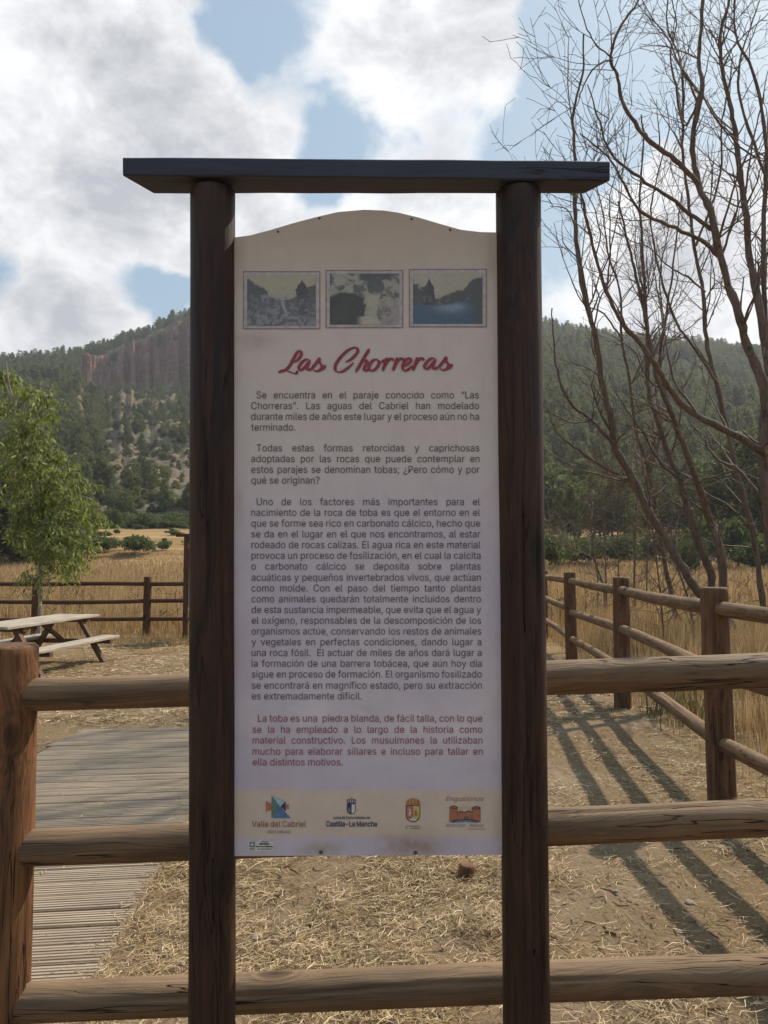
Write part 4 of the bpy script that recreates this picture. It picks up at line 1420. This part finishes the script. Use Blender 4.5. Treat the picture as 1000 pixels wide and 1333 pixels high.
# ------------------------------------------------------------------ tubes for branches
class Tubes:
    def __init__(s): s.V = []; s.F = []; s.n = 0

    def add(s, pts, radii, sides=5):
        P = np.asarray(pts, float); n = len(P)
        T = np.gradient(P, axis=0); T /= np.linalg.norm(T, axis=1)[:, None] + 1e-9
        ref = np.array([.31, .9, .23]); A_ = np.cross(T, ref); A_ /= np.linalg.norm(A_, axis=1)[:, None] + 1e-9
        B_ = np.cross(T, A_)
        th = np.arange(sides) * 2 * np.pi / sides
        r = np.asarray(radii)[:, None, None]
        ring = P[:, None, :] + r * (np.cos(th)[None, :, None] * A_[:, None, :] + np.sin(th)[None, :, None] * B_[:, None, :])
        s.V.append(ring.reshape(-1, 3))
        i, j = np.meshgrid(np.arange(n - 1), np.arange(sides), indexing='ij'); j2 = (j + 1) % sides
        s.F.append(np.stack([i * sides + j, i * sides + j2, (i + 1) * sides + j2, (i + 1) * sides + j], -1).reshape(-1, 4) + s.n)
        s.n += n * sides

    def build(s, name, mat, parent):
        me = fast_mesh(name, np.vstack(s.V), np.vstack(s.F), True, origin=np.array(parent.location) if parent else None)
        return link(name, me, mat, parent)


def smooth_path(P, k=4):
    P = np.asarray(P, float)
    ext = np.vstack([2 * P[0] - P[1], P, 2 * P[-1] - P[-2]]); Q = []
    for i in range(1, len(ext) - 2):
        for j in range(k):
            t = j / k; p0, p1, p2, p3 = ext[i - 1:i + 3]
            Q.append(.5 * ((2 * p1) + (-p0 + p2) * t + (2 * p0 - 5 * p1 + 4 * p2 - p3) * t * t + (-p0 + 3 * p1 - 3 * p2 + p3) * t ** 3))
    Q.append(P[-1]); return np.array(Q)


def grow(tb, start, d, L, r, level, rng, updraw=.55):
    n = max(3, int(L / .085))
    P = [np.array(start)]; d = d / np.linalg.norm(d)
    step = L / n
    for i in range(n):
        d = d + rng.normal(size=3) * .07 + np.array([0, 0, updraw * step * .9])
        if rng.rand() < .2: d = d + rng.normal(size=3) * .22
        d /= np.linalg.norm(d)
        P.append(P[-1] + d * step)
    P = np.array(P)
    rad = r * (1 - .72 * np.linspace(0, 1, len(P))) * (1 + .15 * rng.rand(len(P)))
    rad = np.maximum(rad, .0031)
    tb.add(P, rad, 4 if r > .006 else 3)
    if level <= 0: return
    nb = int(L * rng.uniform(2.0, 4.2)) + (rng.rand() < .5)
    for _ in range(nb):
        i = rng.randint(1, len(P)); t = i / len(P)
        ax = P[i] - P[i - 1]; ax /= np.linalg.norm(ax)
        q = rng.normal(size=3); q -= q.dot(ax) * ax; q /= np.linalg.norm(q)
        nd = ax * rng.uniform(.5, 1.0) + q * rng.uniform(.5, 1.0)
        grow(tb, P[i], nd, L * rng.uniform(.25, .55) * (1.15 - t * .5), max(rad[i] * .65, .004), level - 1, rng)


def traced_tree(label, base, limbs, seed, twig_density=1.0, group='bare trees on the right'):
    """limbs: list of (pixel path, depth at each end, radius m at each end)"""
    rng = np.random.RandomState(seed)
    t = thing('bare_tree', (base[0], base[1], hz(*base)), label, 'bare tree', group)
    tw = Tubes()
    for li, (path, Y0, Y1, r0, r1) in enumerate(limbs):
        n = len(path)
        P = np.array([at(x, y, Y0 + (Y1 - Y0) * k / (n - 1)) for k, (x, y) in enumerate(path)])
        P[1:-1] += rng.normal(size=(n - 2, 3)) * np.array([0, .05, 0])
        Q = smooth_path(P, 5)
        Q = Q + rng.normal(size=Q.shape) * .006
        rad = np.linspace(r0 * .86, r1 * .8, len(Q)) * (1 + .09 * rng.normal(size=len(Q)))
        tb = Tubes(); tb.add(Q, rad, 9 if r0 > .03 else 6)
        tb.build('trunk' if li == 0 else 'limb', M['bark'], t)
        seg = np.linalg.norm(np.diff(Q, axis=0), axis=1); Ltot = seg.sum()
        nb = int(Ltot * 3.0 * twig_density)
        for _ in range(nb):
            f = rng.uniform(.12, 1.0); i = min(len(Q) - 2, int(f * (len(Q) - 1)))
            if Q[i][2] < 1.6: continue
            ax = Q[i + 1] - Q[i]; ax /= np.linalg.norm(ax)
            q = rng.normal(size=3); q -= q.dot(ax) * ax; q /= np.linalg.norm(q)
            nd = ax * rng.uniform(.35, .9) + q * rng.uniform(.5, 1.0) + np.array([0, 0, .12])
            grow(tw, Q[i], nd, rng.uniform(.3, 1.0) ** 1.3 * 1.75, max(.005, min(rad[i] * .5, .017) * rng.uniform(.6, 1)), 2, rng)
    o = tw.build('twigs', M['bark'], t)
    o['kind'] = 'stuff'
    return t


T1 = [(971, 846), (952, 815), (928, 790), (906, 768), (877, 722), (845, 664), (816, 606), (800, 580), (795, 545), (785, 500), (778, 455), (770, 420), (758, 370), (752, 310), (748, 255), (749, 207), (748, 144), (758, 95), (760, 45)]
T1b = [(770, 420), (755, 340), (740, 280), (716, 268)]
T1c = [(800, 580), (772, 548), (745, 525), (732, 498), (722, 450), (718, 400)]
T1d = [(806, 618), (775, 602), (748, 582), (725, 560), (712, 532)]
T2 = [(1012, 604), (1000, 596), (955, 569), (910, 541), (877, 509), (856, 482), (832, 446), (811, 419), (790, 380), (772, 321), (754, 261), (752, 230)]
T2b = [(905, 535), (880, 500), (868, 462), (860, 400), (850, 340)]
T3 = [(928, 846), (934, 800), (937, 758), (934, 710), (930, 680), (916, 644), (901, 608), (886, 566), (871, 536), (856, 500), (846, 450), (835, 400), (826, 350), (812, 300), (805, 262)]
T4 = [(918, 842), (922, 800), (926, 752), (907, 704), (895, 659), (880, 620), (868, 590), (856, 548), (847, 509), (844, 440), (840, 380), (835, 340), (836, 300), (831, 255), (838, 190), (835, 150)]
T3b = [(886, 566), (870, 520), (862, 470), (866, 420), (876, 370), (882, 300), (888, 250)]
T4b = [(880, 620), (858, 600), (840, 570), (820, 540), (800, 508)]
T5 = [(1022, 884), (1016, 790), (1000, 686), (991, 620), (993, 560), (995, 509), (976, 452), (958, 410), (940, 350), (922, 279), (910, 234), (904, 180), (910, 120), (913, 72), (917, 0), (914, -50)]
T5a = [(907, 237), (877, 210), (850, 192), (829, 168), (811, 132), (802, 99), (797, 75), (805, 39), (832, 0), (845, -30)]
T5a2 = [(797, 78), (772, 93), (757, 118), (751, 140)]
T5a3 = [(797, 75), (775, 50), (762, 20), (750, -15)]
T5b = [(936, 334), (922, 312), (880, 297), (838, 273), (814, 249), (796, 207), (757, 174)]
T5c = [(927, 300), (916, 285), (868, 261), (832, 234), (796, 198), (781, 159), (766, 110)]
T5d = [(912, 125), (894, 160), (880, 110), (872, 75), (880, 30), (872, -20)]
T5e = [(985, 640), (960, 612), (930, 595), (915, 570), (900, 552)]
T6 = [(1024, 846), (1010, 560), (990, 440), (980, 330), (970, 285), (962, 225), (961, 186), (952, 144), (940, 90), (937, 45), (950, 0), (960, -40)]
T6b = [(961, 190), (985, 205), (1005, 215)]
T6c = [(962, 190), (935, 160), (918, 125), (912, 90)]
T6d = [(968, 270), (975, 200), (990, 140), (1000, 90)]
T7 = [(1005, 520), (998, 400), (994, 300), (996, 200), (985, 110), (960, 40), (958, -20)]
T7b = [(996, 230), (965, 130), (962, 80), (975, 40), (990, 0)]
traced_tree('leaning bare tree whose reddish trunk slants up left from the fence at right', at(971, 846, 12.3)[:2],
            [(T1, 12.3, 10.9, .095, .016), (T1b, 11.3, 10.6, .022, .007), (T1c, 11.7, 11.0, .034, .012), (T1d, 11.8, 10.8, .030, .010)], 5)
traced_tree('bare tree with two upright trunks rising behind the nearest right fence post', at(922, 843, 12.6)[:2],
            [(T3, 12.6, 10.9, .088, .014), (T4, 12.6, 11.9, .080, .012), (T3b, 11.9, 11.2, .035, .010), (T4b, 12.2, 11.3, .028, .008)], 6)
traced_tree('largest bare tree at the right edge with long limbs arching over the sign', at(1022, 882, 9.6)[:2],
            [(T5, 9.6, 8.8, .092, .020), (T2, 9.5, 8.2, .060, .013), (T5a, 9.05, 8.2, .036, .011), (T5a2, 8.6, 8.2, .016, .006), (T5a3, 8.6, 8.4, .013, .006),
             (T5b, 9.15, 8.0, .034, .008), (T5c, 9.13, 7.9, .032, .008), (T5d, 8.95, 9.1, .019, .008), (T5e, 9.43, 9.7, .028, .010), (T2b, 9.15, 9.5, .020, .007)], 7)
traced_tree('bare tree with slim parallel trunks cut by the right edge of the view', at(1024, 846, 12.9)[:2],
            [(T6, 12.9, 12.5, .085, .022), (T7, 12.9, 12.4, .06, .016), (T6b, 12.6, 12.4, .02, .01), (T6c, 12.6, 12.2, .022, .009), (T6d, 12.6, 12.6, .02, .008), (T7b, 12.6, 12.5, .03, .01)], 8)
X1 = [(1000, 846), (990, 760), (978, 690), (960, 620), (948, 560), (934, 500), (922, 440), (918, 380), (905, 320), (896, 260), (888, 200), (893, 140), (886, 80), (870, 30), (872, -20)]
X2 = [(934, 500), (905, 455), (882, 420), (862, 370), (850, 320), (848, 270), (858, 220), (870, 170), (868, 130)]
X3 = [(905, 320), (925, 270), (940, 220), (938, 170), (950, 110), (975, 60), (990, 20)]
X4 = [(978, 690), (950, 660), (920, 640), (898, 610), (872, 590)]
X5 = [(918, 380), (895, 360), (870, 350), (845, 322), (822, 312), (800, 290)]
traced_tree('slender bare tree of several thin stems between the twin trunks and the right edge', at(1000, 846, 13.4)[:2],
            [(X1, 13.4, 12.6, .062, .014), (X2, 13.1, 12.2, .030, .008), (X3, 12.9, 12.5, .026, .008), (X4, 13.3, 12.7, .026, .008), (X5, 13.0, 12.0, .022, .006)], 9)
Z1 = [(880, 806), (868, 740), (858, 690), (846, 620), (828, 560), (822, 500), (808, 440), (806, 380), (792, 330), (788, 280), (776, 240)]
Z2 = [(846, 620), (858, 560), (852, 500), (862, 430), (858, 360), (868, 300), (862, 255)]
Z3 = [(822, 500), (842, 450), (838, 400), (848, 340), (842, 290)]
Z4 = [(808, 440), (786, 410), (762, 395), (742, 360), (728, 320), (722, 290)]
traced_tree('thin bare tree with forked stems rising left of the twin trunks', at(880, 806, 14.4)[:2],
            [(Z1, 14.4, 13.6, .050, .012), (Z2, 14.2, 13.9, .026, .008), (Z3, 14.0, 13.4, .020, .006), (Z4, 13.8, 13.0, .020, .006)], 10)
# thin saplings between the fence and the wood
SAP = [([(786, 764), (776, 735), (771, 700), (769, 660), (768, 620)], .028), ([(789, 760), (787, 700), (783, 640), (786, 590)], .020), ([(806, 762), (804, 700), (802, 655), (796, 610)], .020),
       ([(826, 762), (827, 700), (830, 650), (838, 600), (842, 560)], .032), ([(776, 735), (750, 716), (730, 700), (715, 680)], .016), ([(842, 760), (846, 690), (866, 620), (860, 560)], .024),
       ([(862, 800), (856, 740), (850, 690), (838, 640)], .018), ([(905, 830), (896, 780), (880, 730), (874, 690)], .022)]
for i, (p, r) in enumerate(SAP):
    Y = 19.5 if p[0][1] < 770 else 13.2
    p0 = at(p[0][0], p[0][1], Y); zg = hz(p0[0], p0[1])
    rng_ = np.random.RandomState(60 + i)
    t = thing('bare_sapling', (p0[0], p0[1], zg), ['thin leafless sapling curving up nearest the right sign post', 'second thin leafless sapling from the right sign post', 'straight thin sapling above the second far fence post', 'thicker leafless sapling between the sign and the leaning trunk', 'low bare shoot arching left toward the right sign post', 'bare sapling leaning behind the slanting trunk', 'near thin sapling just outside the right fence', 'near bare sapling beside the twin trunk tree'][i], 'sapling', 'thin leafless saplings beyond the right fence')
    P = np.array([at(x, y, Y) for x, y in p]); P = np.vstack([[P[0][0] + .02, P[0][1], zg - .05], P]); Q = smooth_path(P, 5)
    tb = Tubes(); tb.add(Q, np.linspace(r, r * .35, len(Q)), 6); tb.build('trunk', M['bark'], t)
    tw = Tubes()
    for _ in range(42):
        k = rng_.randint(3, len(Q)); q = rng_.normal(size=3); q[2] = abs(q[2]) * .5 + .3
        grow(tw, Q[min(k, len(Q) - 1)], q, rng_.uniform(.4, 1.5), .007, 2, rng_)
    o = tw.build('twigs', M['bark'], t); o['kind'] = 'stuff'

# ------------------------------------------------------------------ leafy young tree at the left
def young_tree():
    Y = 13.0
    b = at(52, 835, Y)
    rng = np.random.RandomState(44)
    t = thing('young_tree', (b[0], b[1], hz(b[0], b[1])), 'leafy young tree with drooping bright green leaves in front of the back fence at left', 'tree')
    br = Tubes(); tk = Tubes()
    P = smooth_path([at(x, y, Y) for x, y in [(50, 846), (52, 800), (53.5, 745), (54, 700), (48, 650), (36, 600), (25, 560), (12, 500), (8, 470)]], 5)
    tk.add(P, np.linspace(.030, .010, len(P)), 8)
    tk.build('trunk', M['greybark'], t)
    tips = [(18, 500), (40, 505), (60, 515), (68, 540), (62, 565), (66, 590), (50, 530), (30, 540), (10, 530), (-12, 520), (-30, 560), (2, 570), (28, 580), (45, 585), (5, 610), (30, 625), (52, 610),
            (76, 592), (92, 612), (108, 628), (118, 650), (124, 680), (116, 702), (104, 722), (88, 735), (70, 728), (60, 700), (72, 670), (92, 660), (100, 690), (80, 640), (58, 650), (66, 622),
            (-10, 640), (8, 650), (20, 600), (-35, 610), (-50, 570), (44, 560), (84, 705), (96, 640), (50, 675), (110, 668), (70, 700), (-25, 490), (0, 485), (30, 690), (44, 712), (62, 722), (80, 722), (98, 700), (36, 660), (22, 672), (54, 740), (76, 738), (100, 732), (112, 690), (120, 664), (86, 672), (66, 684), (96, 716)]
    Vs = []; 
    def leaves(Pp, n, spread):
        for _ in range(n):
            c = Pp[rng.randint(len(Pp))] + rng.normal(size=3) * spread
            d = rng.normal(size=3) * .55 + np.array([0, 0, -.9]); d /= np.linalg.norm(d)
            s = np.cross(d, rng.normal(size=3)); s /= np.linalg.norm(s); nrm = np.cross(d, s)
            L = rng.uniform(.07, .135); w = L * .15
            q = [c, c + d * L * .45 + s * w, c + d * L - nrm * L * .12, c + d * L * .45 - s * w]
            Vs.append(q)
    for (x, y) in tips:
        Yt = Y + rng.uniform(-.75, .75)
        e = at(x, y, Yt)
        k = np.argmin([abs(q[2] - (e[2] - .25)) + .3 * rng.rand() for q in P]); s = P[max(14, k - 2)]
        mid = (s + e) / 2 + np.array([0, 0, .22]) + rng.normal(size=3) * .06
        Q = smooth_path([s, mid, e, e + np.array([rng.uniform(-.1, .1), rng.uniform(-.1, .1), -.14])], 6)
        br.add(Q, np.linspace(.016, .004, len(Q)), 4)
        leaves(Q[4:], 44, .06)
        for _ in range(9):
            i = rng.randint(3, len(Q)); a = Q[i]; d = rng.normal(size=3); d[2] *= .5; d /= np.linalg.norm(d)
            R_ = np.array([a, a + d * .13, a + d * .24 + np.array([0, 0, -.04]), a + d * .30 + np.array([0, 0, -.13])])
            R_ = smooth_path(R_, 3); br.add(R_, np.linspace(.005, .002, len(R_)), 3)
            leaves(R_[1:], 15, .032)
    br.build('branches', M['greybark'], t)['kind'] = 'stuff'
    V = np.array(Vs).reshape(-1, 3)
    me = fast_mesh('leaves', V, np.arange(len(V)).reshape(-1, 4), origin=np.array(t.location))
    o = link('leaves', me, M['leaf'], t); o['kind'] = 'stuff'


young_tree()

# ------------------------------------------------------------------ grasses
def blades(name, X, Yp, h, w, mat, rng, label, lean=.35, zoff=0.0):
    n = len(X)
    Z = height(X, Yp) + zoff
    a = rng.rand(n) * 6.283; l = rng.rand(n) * lean * h
    dx, dy = np.cos(a) * l, np.sin(a) * l
    wa = rng.rand(n) * 6.283; wx, wy = np.cos(wa) * w / 2, np.sin(wa) * w / 2
    b = np.stack([X, Yp, Z], -1)
    m_ = b + np.stack([dx * .35, dy * .35, h * .6], -1)
    t = b + np.stack([dx, dy, h * (1 - .12 * (l / np.maximum(h, .01)))], -1)
    W = np.stack([wx, wy, 0 * wx], -1)
    V = np.stack([b - W, b + W, m_ + W * .8, m_ - W * .8, t], 1).reshape(-1, 3)
    k = np.arange(n)[:, None] * 5
    q = np.hstack([k, k + 1, k + 2, k + 3]); tr = np.hstack([k + 3, k + 2, k + 4])
    me = bpy.data.meshes.new(name)
    me.vertices.add(len(V)); me.vertices.foreach_set('co', V.astype(np.float32).ravel())
    idx = np.hstack([q, tr]).astype(np.int32).ravel()
    me.loops.add(len(idx)); me.loops.foreach_set('vertex_index', idx)
    me.polygons.add(2 * n)
    st = (np.arange(n)[:, None] * 7 + np.array([[0, 4]])).ravel().astype(np.int32)
    me.polygons.foreach_set('loop_start', st)
    me.update(calc_edges=True); me.validate()
    o = link(name, me, mat)
    tag(o, label, kind='stuff')
    return o


rng = np.random.RandomState(77)


def fence_x(y):
    return np.interp(y, [p[1] for p in rp], [p[0] for p in rp])


# tall dry grass behind the back fence and round the right side
n = 105000
yy = 15.1 + (rng.rand(n) ** 1.6) * 28; xx = rng.uniform(-.78, .70, n) * yy
hgt = (.30 + .55 * fbm(xx * .5, yy * .5, 3)) * rng.uniform(.6, 1.25, n) * np.clip((yy - 14.9) * .9, .35, 1)
blades('tall_dry_grass', xx, yy, hgt, .011, M['grass'], rng, 'tall golden dry grass filling the field beyond the fences')
n = 80000
yy = 42 + (rng.rand(n) ** 1.2) * 34; xx = rng.uniform(-.80, .72, n) * yy
blades('far_dry_grass', xx, yy, rng.uniform(.35, .75, n) * np.clip((80 - yy) / 25, .3, 1), .04, M['grass'], rng, 'far part of the golden grass field before the trees')
n = 60000
yy = 3.2 + (rng.rand(n) ** .8) * 12.4; off = .15 + rng.rand(n) ** 1.1 * 7
xx = fence_x(yy) + off
dens_ = fbm(xx * .8, yy * .8, 3)
k = (rng.rand(n) < sstep(.28, .5, dens_) * sstep(.0, 1.2, off + (yy - 7) * .12) + .12)
xx, yy, off = xx[k], yy[k], off[k]
blades('fence_dry_grass', xx, yy, (.14 + .42 * sstep(.1, 1.6, off)) * rng.uniform(.5, 1.3, len(xx)), .008, M['grass'], rng, 'dry golden grass tufts outside the right fence')
# short dead grass inside the yard along the fences
n = 9000
yy = rng.uniform(13.2, 15.1, n); xx = rng.uniform(-9, 3, n)
blades('yard_edge_grass', xx, yy, rng.uniform(.05, .2, n), .008, M['grass'], rng, 'short dead grass along the foot of the back fence', .8)
# brown dry weeds with seed heads in the field
wt_ = Tubes(); hv = []
for i in range(420):
    y = 15.2 + rng.rand() ** 1.5 * 16; x = rng.uniform(-.6, .6) * y; h = rng.uniform(.5, 1.0); z = hz(x, y)
    P = [np.array([x, y, z]), np.array([x + rng.normal() * .04, y, z + h * .5]), np.array([x + rng.normal() * .08, y + rng.normal() * .05, z + h])]
    wt_.add(P, [.006, .005, .003], 3)
    for _ in range(5):
        f = rng.uniform(.4, 1); a = P[0] + (P[2] - P[0]) * f; d = np.array([rng.normal() * .08, rng.normal() * .08, rng.uniform(.02, .14)])
        wt_.add([a, a + d * .6, a + d], [.003, .009, .004], 4)
weeds = wt_.build('dry_weeds', M['weed'], None); tag(weeds, 'brown dried weeds standing in the golden grass', kind='stuff')
# a few green weeds
n = 520
cx_ = rng.choice([2.9, 3.3, 2.95, 3.7, -3.2], n); cy_ = np.where(cx_ == -3.2, 14.6, np.where(cx_ > 3.5, 9.5, np.where(cx_ > 3.2, 8.8, 7.3)))
xx = cx_ + rng.normal(size=n) * .16; yy = cy_ + rng.normal(size=n) * .22
blades('green_weeds', xx, yy, rng.uniform(.05, .30, n), .013, M['greenweed'], rng, 'small patches of green weeds along the right fence', .5)


# straw litter on the yard
def straw(n, name, rng, label, lmin, lmax, wmin, wmax, ylo, yhi, pw, fn, mat='straw'):
    yy = ylo + (yhi - ylo) * rng.rand(n) ** pw; xx = rng.uniform(-.62, .60, n) * (yy + .4)
    den = fn(xx, yy)
    k = rng.rand(n) < den
    xx, yy = xx[k], yy[k]; n = len(xx)
    onb = (xx < edge_r(yy)) & (xx > edge_l(yy) - .02) & (yy < 6.8)
    kk = ~onb | (rng.rand(n) < .006 + .6 * np.exp(-np.abs(xx - edge_r(yy)) / .025))
    kk &= xx < fence_x(yy) + .8
    xx, yy, onb = xx[kk], yy[kk], onb[kk]; n = len(xx)
    z = height(xx, yy) + rng.rand(n) * (.012 + .05 * sstep(.5, .75, fbm(xx * 5, yy * 5, 3))) + .003
    z = np.where(onb, .030 + rng.rand(n) * .004, z)
    z = z + .020 * np.exp(-np.abs(xx - edge_r(yy) - .03) / .06) * (~onb) * (yy < 6.8)
    a = rng.rand(n) * 6.283; L = rng.uniform(lmin, lmax, n) * (.6 + .8 * rng.rand(n)); w = rng.uniform(wmin, wmax, n)
    L = np.where(onb, L * .6, L)
    tilt = rng.normal(size=n) * .16 * np.where(onb, .1, 1); bend = rng.normal(size=n) * .5
    d1 = np.stack([np.cos(a), np.sin(a), tilt], -1); d2 = np.stack([np.cos(a + bend), np.sin(a + bend), -tilt * .6], -1)
    s = np.stack([-np.sin(a), np.cos(a), rng.normal(size=n) * .5], -1)
    p0 = np.stack([xx, yy, z], -1); p1 = p0 + d1 * L[:, None] / 2; p2 = p1 + d2 * L[:, None] / 2
    W = s * w[:, None] / 2
    V = np.stack([p0 - W, p0 + W, p1 - W, p1 + W, p2 - W * .6, p2 + W * .6], 1).reshape(-1, 3)
    k6 = np.arange(n)[:, None] * 6
    Fq = np.vstack([np.hstack([k6, k6 + 1, k6 + 3, k6 + 2]), np.hstack([k6 + 2, k6 + 3, k6 + 5, k6 + 4])])
    me = fast_mesh(name, V, Fq)
    o = link(name, me, M[mat]); tag(o, label, kind='stuff')


def d_near(x, y):
    f = fbm(x * .9 + 3, y * .9, 4)
    g = sstep(.34, .56, f + .10 * (x < .3) - .10 * sstep(.6, 1.4, x))
    return np.clip(.07 + .93 * g * sstep(.25, .5, fbm(x * 5 + 7, y * 5, 3)), 0, 1)


straw(190000, 'straw_litter', rng, 'cut straw scattered over the ground close to the sign', .02, .085, .0014, .0030, 1.9, 7.5, 1.15, d_near)
straw(60000, 'far_straw_litter', rng, 'cut straw scattered over the back of the yard', .05, .14, .004, .008, 7.0, 15.0, .9, d_near)

straw(15000, 'dead_twig_litter', rng, 'dark broken twigs and dead leaves lying among the straw', .01, .07, .002, .009, 1.9, 10.0, 1.1, lambda x, y: np.clip(.1 + 1.0 * sstep(.45, .7, fbm(x * 1.7 + 11, y * 1.7, 4)), 0, 1), 'weed')

# stones and a small cut stump
def stone(x, y, s, seed, label, mat=None, name='stone', cat='stone', group=None):
    bm = bmesh.new(); bmesh.ops.create_icosphere(bm, subdivisions=2, radius=1)
    r = np.random.RandomState(seed); f = r.rand(3) * 5
    for v in bm.verts:
        k = .78 + .45 * float(vnoise(v.co.x * 1.3 + f[0], v.co.y * 1.3 + v.co.z * 1.7 + f[1]))
        v.co = Vector((v.co.x * 1.2, v.co.y, v.co.z * .62)) * k * s
    me = bpy.data.meshes.new(name); bm.to_mesh(me); bm.free()
    o = link(name, me, mat or M['stone'], None, (x, y, hz(x, y) + s * .25)); tag(o, label, cat, group); o.rotation_euler = (0, 0, seed)
    return o


def gp(px, py):
    Y = EYE * F / (py - 728.5); return ((px - 500) / F * Y, Y)


stone(*gp(339, 1204), .022, 1, 'pale round stone in the straw near the left sign post')
stone(*gp(341, 1263), .020, 2, 'flat pale stone just above the bottom rail by the left sign post')
stone(*gp(886, 1160), .017, 3, 'brown stone in the striped shadows between the right rails')
stone(*gp(736, 1243), .024, 4, 'small grey stone just right of the right sign post')
rg = np.random.RandomState(9)
for i in range(46):
    py = rg.uniform(930, 1330); px = rg.uniform(720, 1000); x, y = gp(px, py)
    if x < fence_x(y) - .1: stone(x, y, rg.uniform(.005, .012), 10 + i, 'tiny pebble on the bare soil between the sign and the right fence', group='pebbles on the bare soil')
sx, sy = gp(604, 1128)
st = thing('stump', (sx, sy, hz(sx, sy)), 'small cut stump in the straw under the lower right corner of the board', 'stump')
log('stump_wood', (sx, sy, hz(sx, sy) - .04), (sx + .006, sy, hz(sx, sy) + .055), .042, .036, M['fpost'], st, 71, sides=20, segs=6, cracks=1, lump=.1)

# ------------------------------------------------------------------ the air
HZ = True
if HZ:
    bm = bmesh.new(); bmesh.ops.create_cube(bm, size=1)
    me = bpy.data.meshes.new('haze'); bm.to_mesh(me); bm.free()
    hb = link('haze', me, None, None, (0, 0, 101))
    hb.scale = (5300, 5300, 222); hb.location = (0, 0, 104)
    tag(hb, 'thin pale haze in the valley air', kind='stuff')
    hm, nt, out = new_mat('haze air')
    pv = nt.new('ShaderNodeVolumePrincipled')
    pv.inputs['Color'].default_value = (.86, .90, 1, 1)
    pv.inputs['Density'].default_value = .00033
    pv.inputs['Anisotropy'].default_value = .3
    nt.l.new(pv.outputs[0], out.inputs['Volume'])
    me.materials.append(hm)
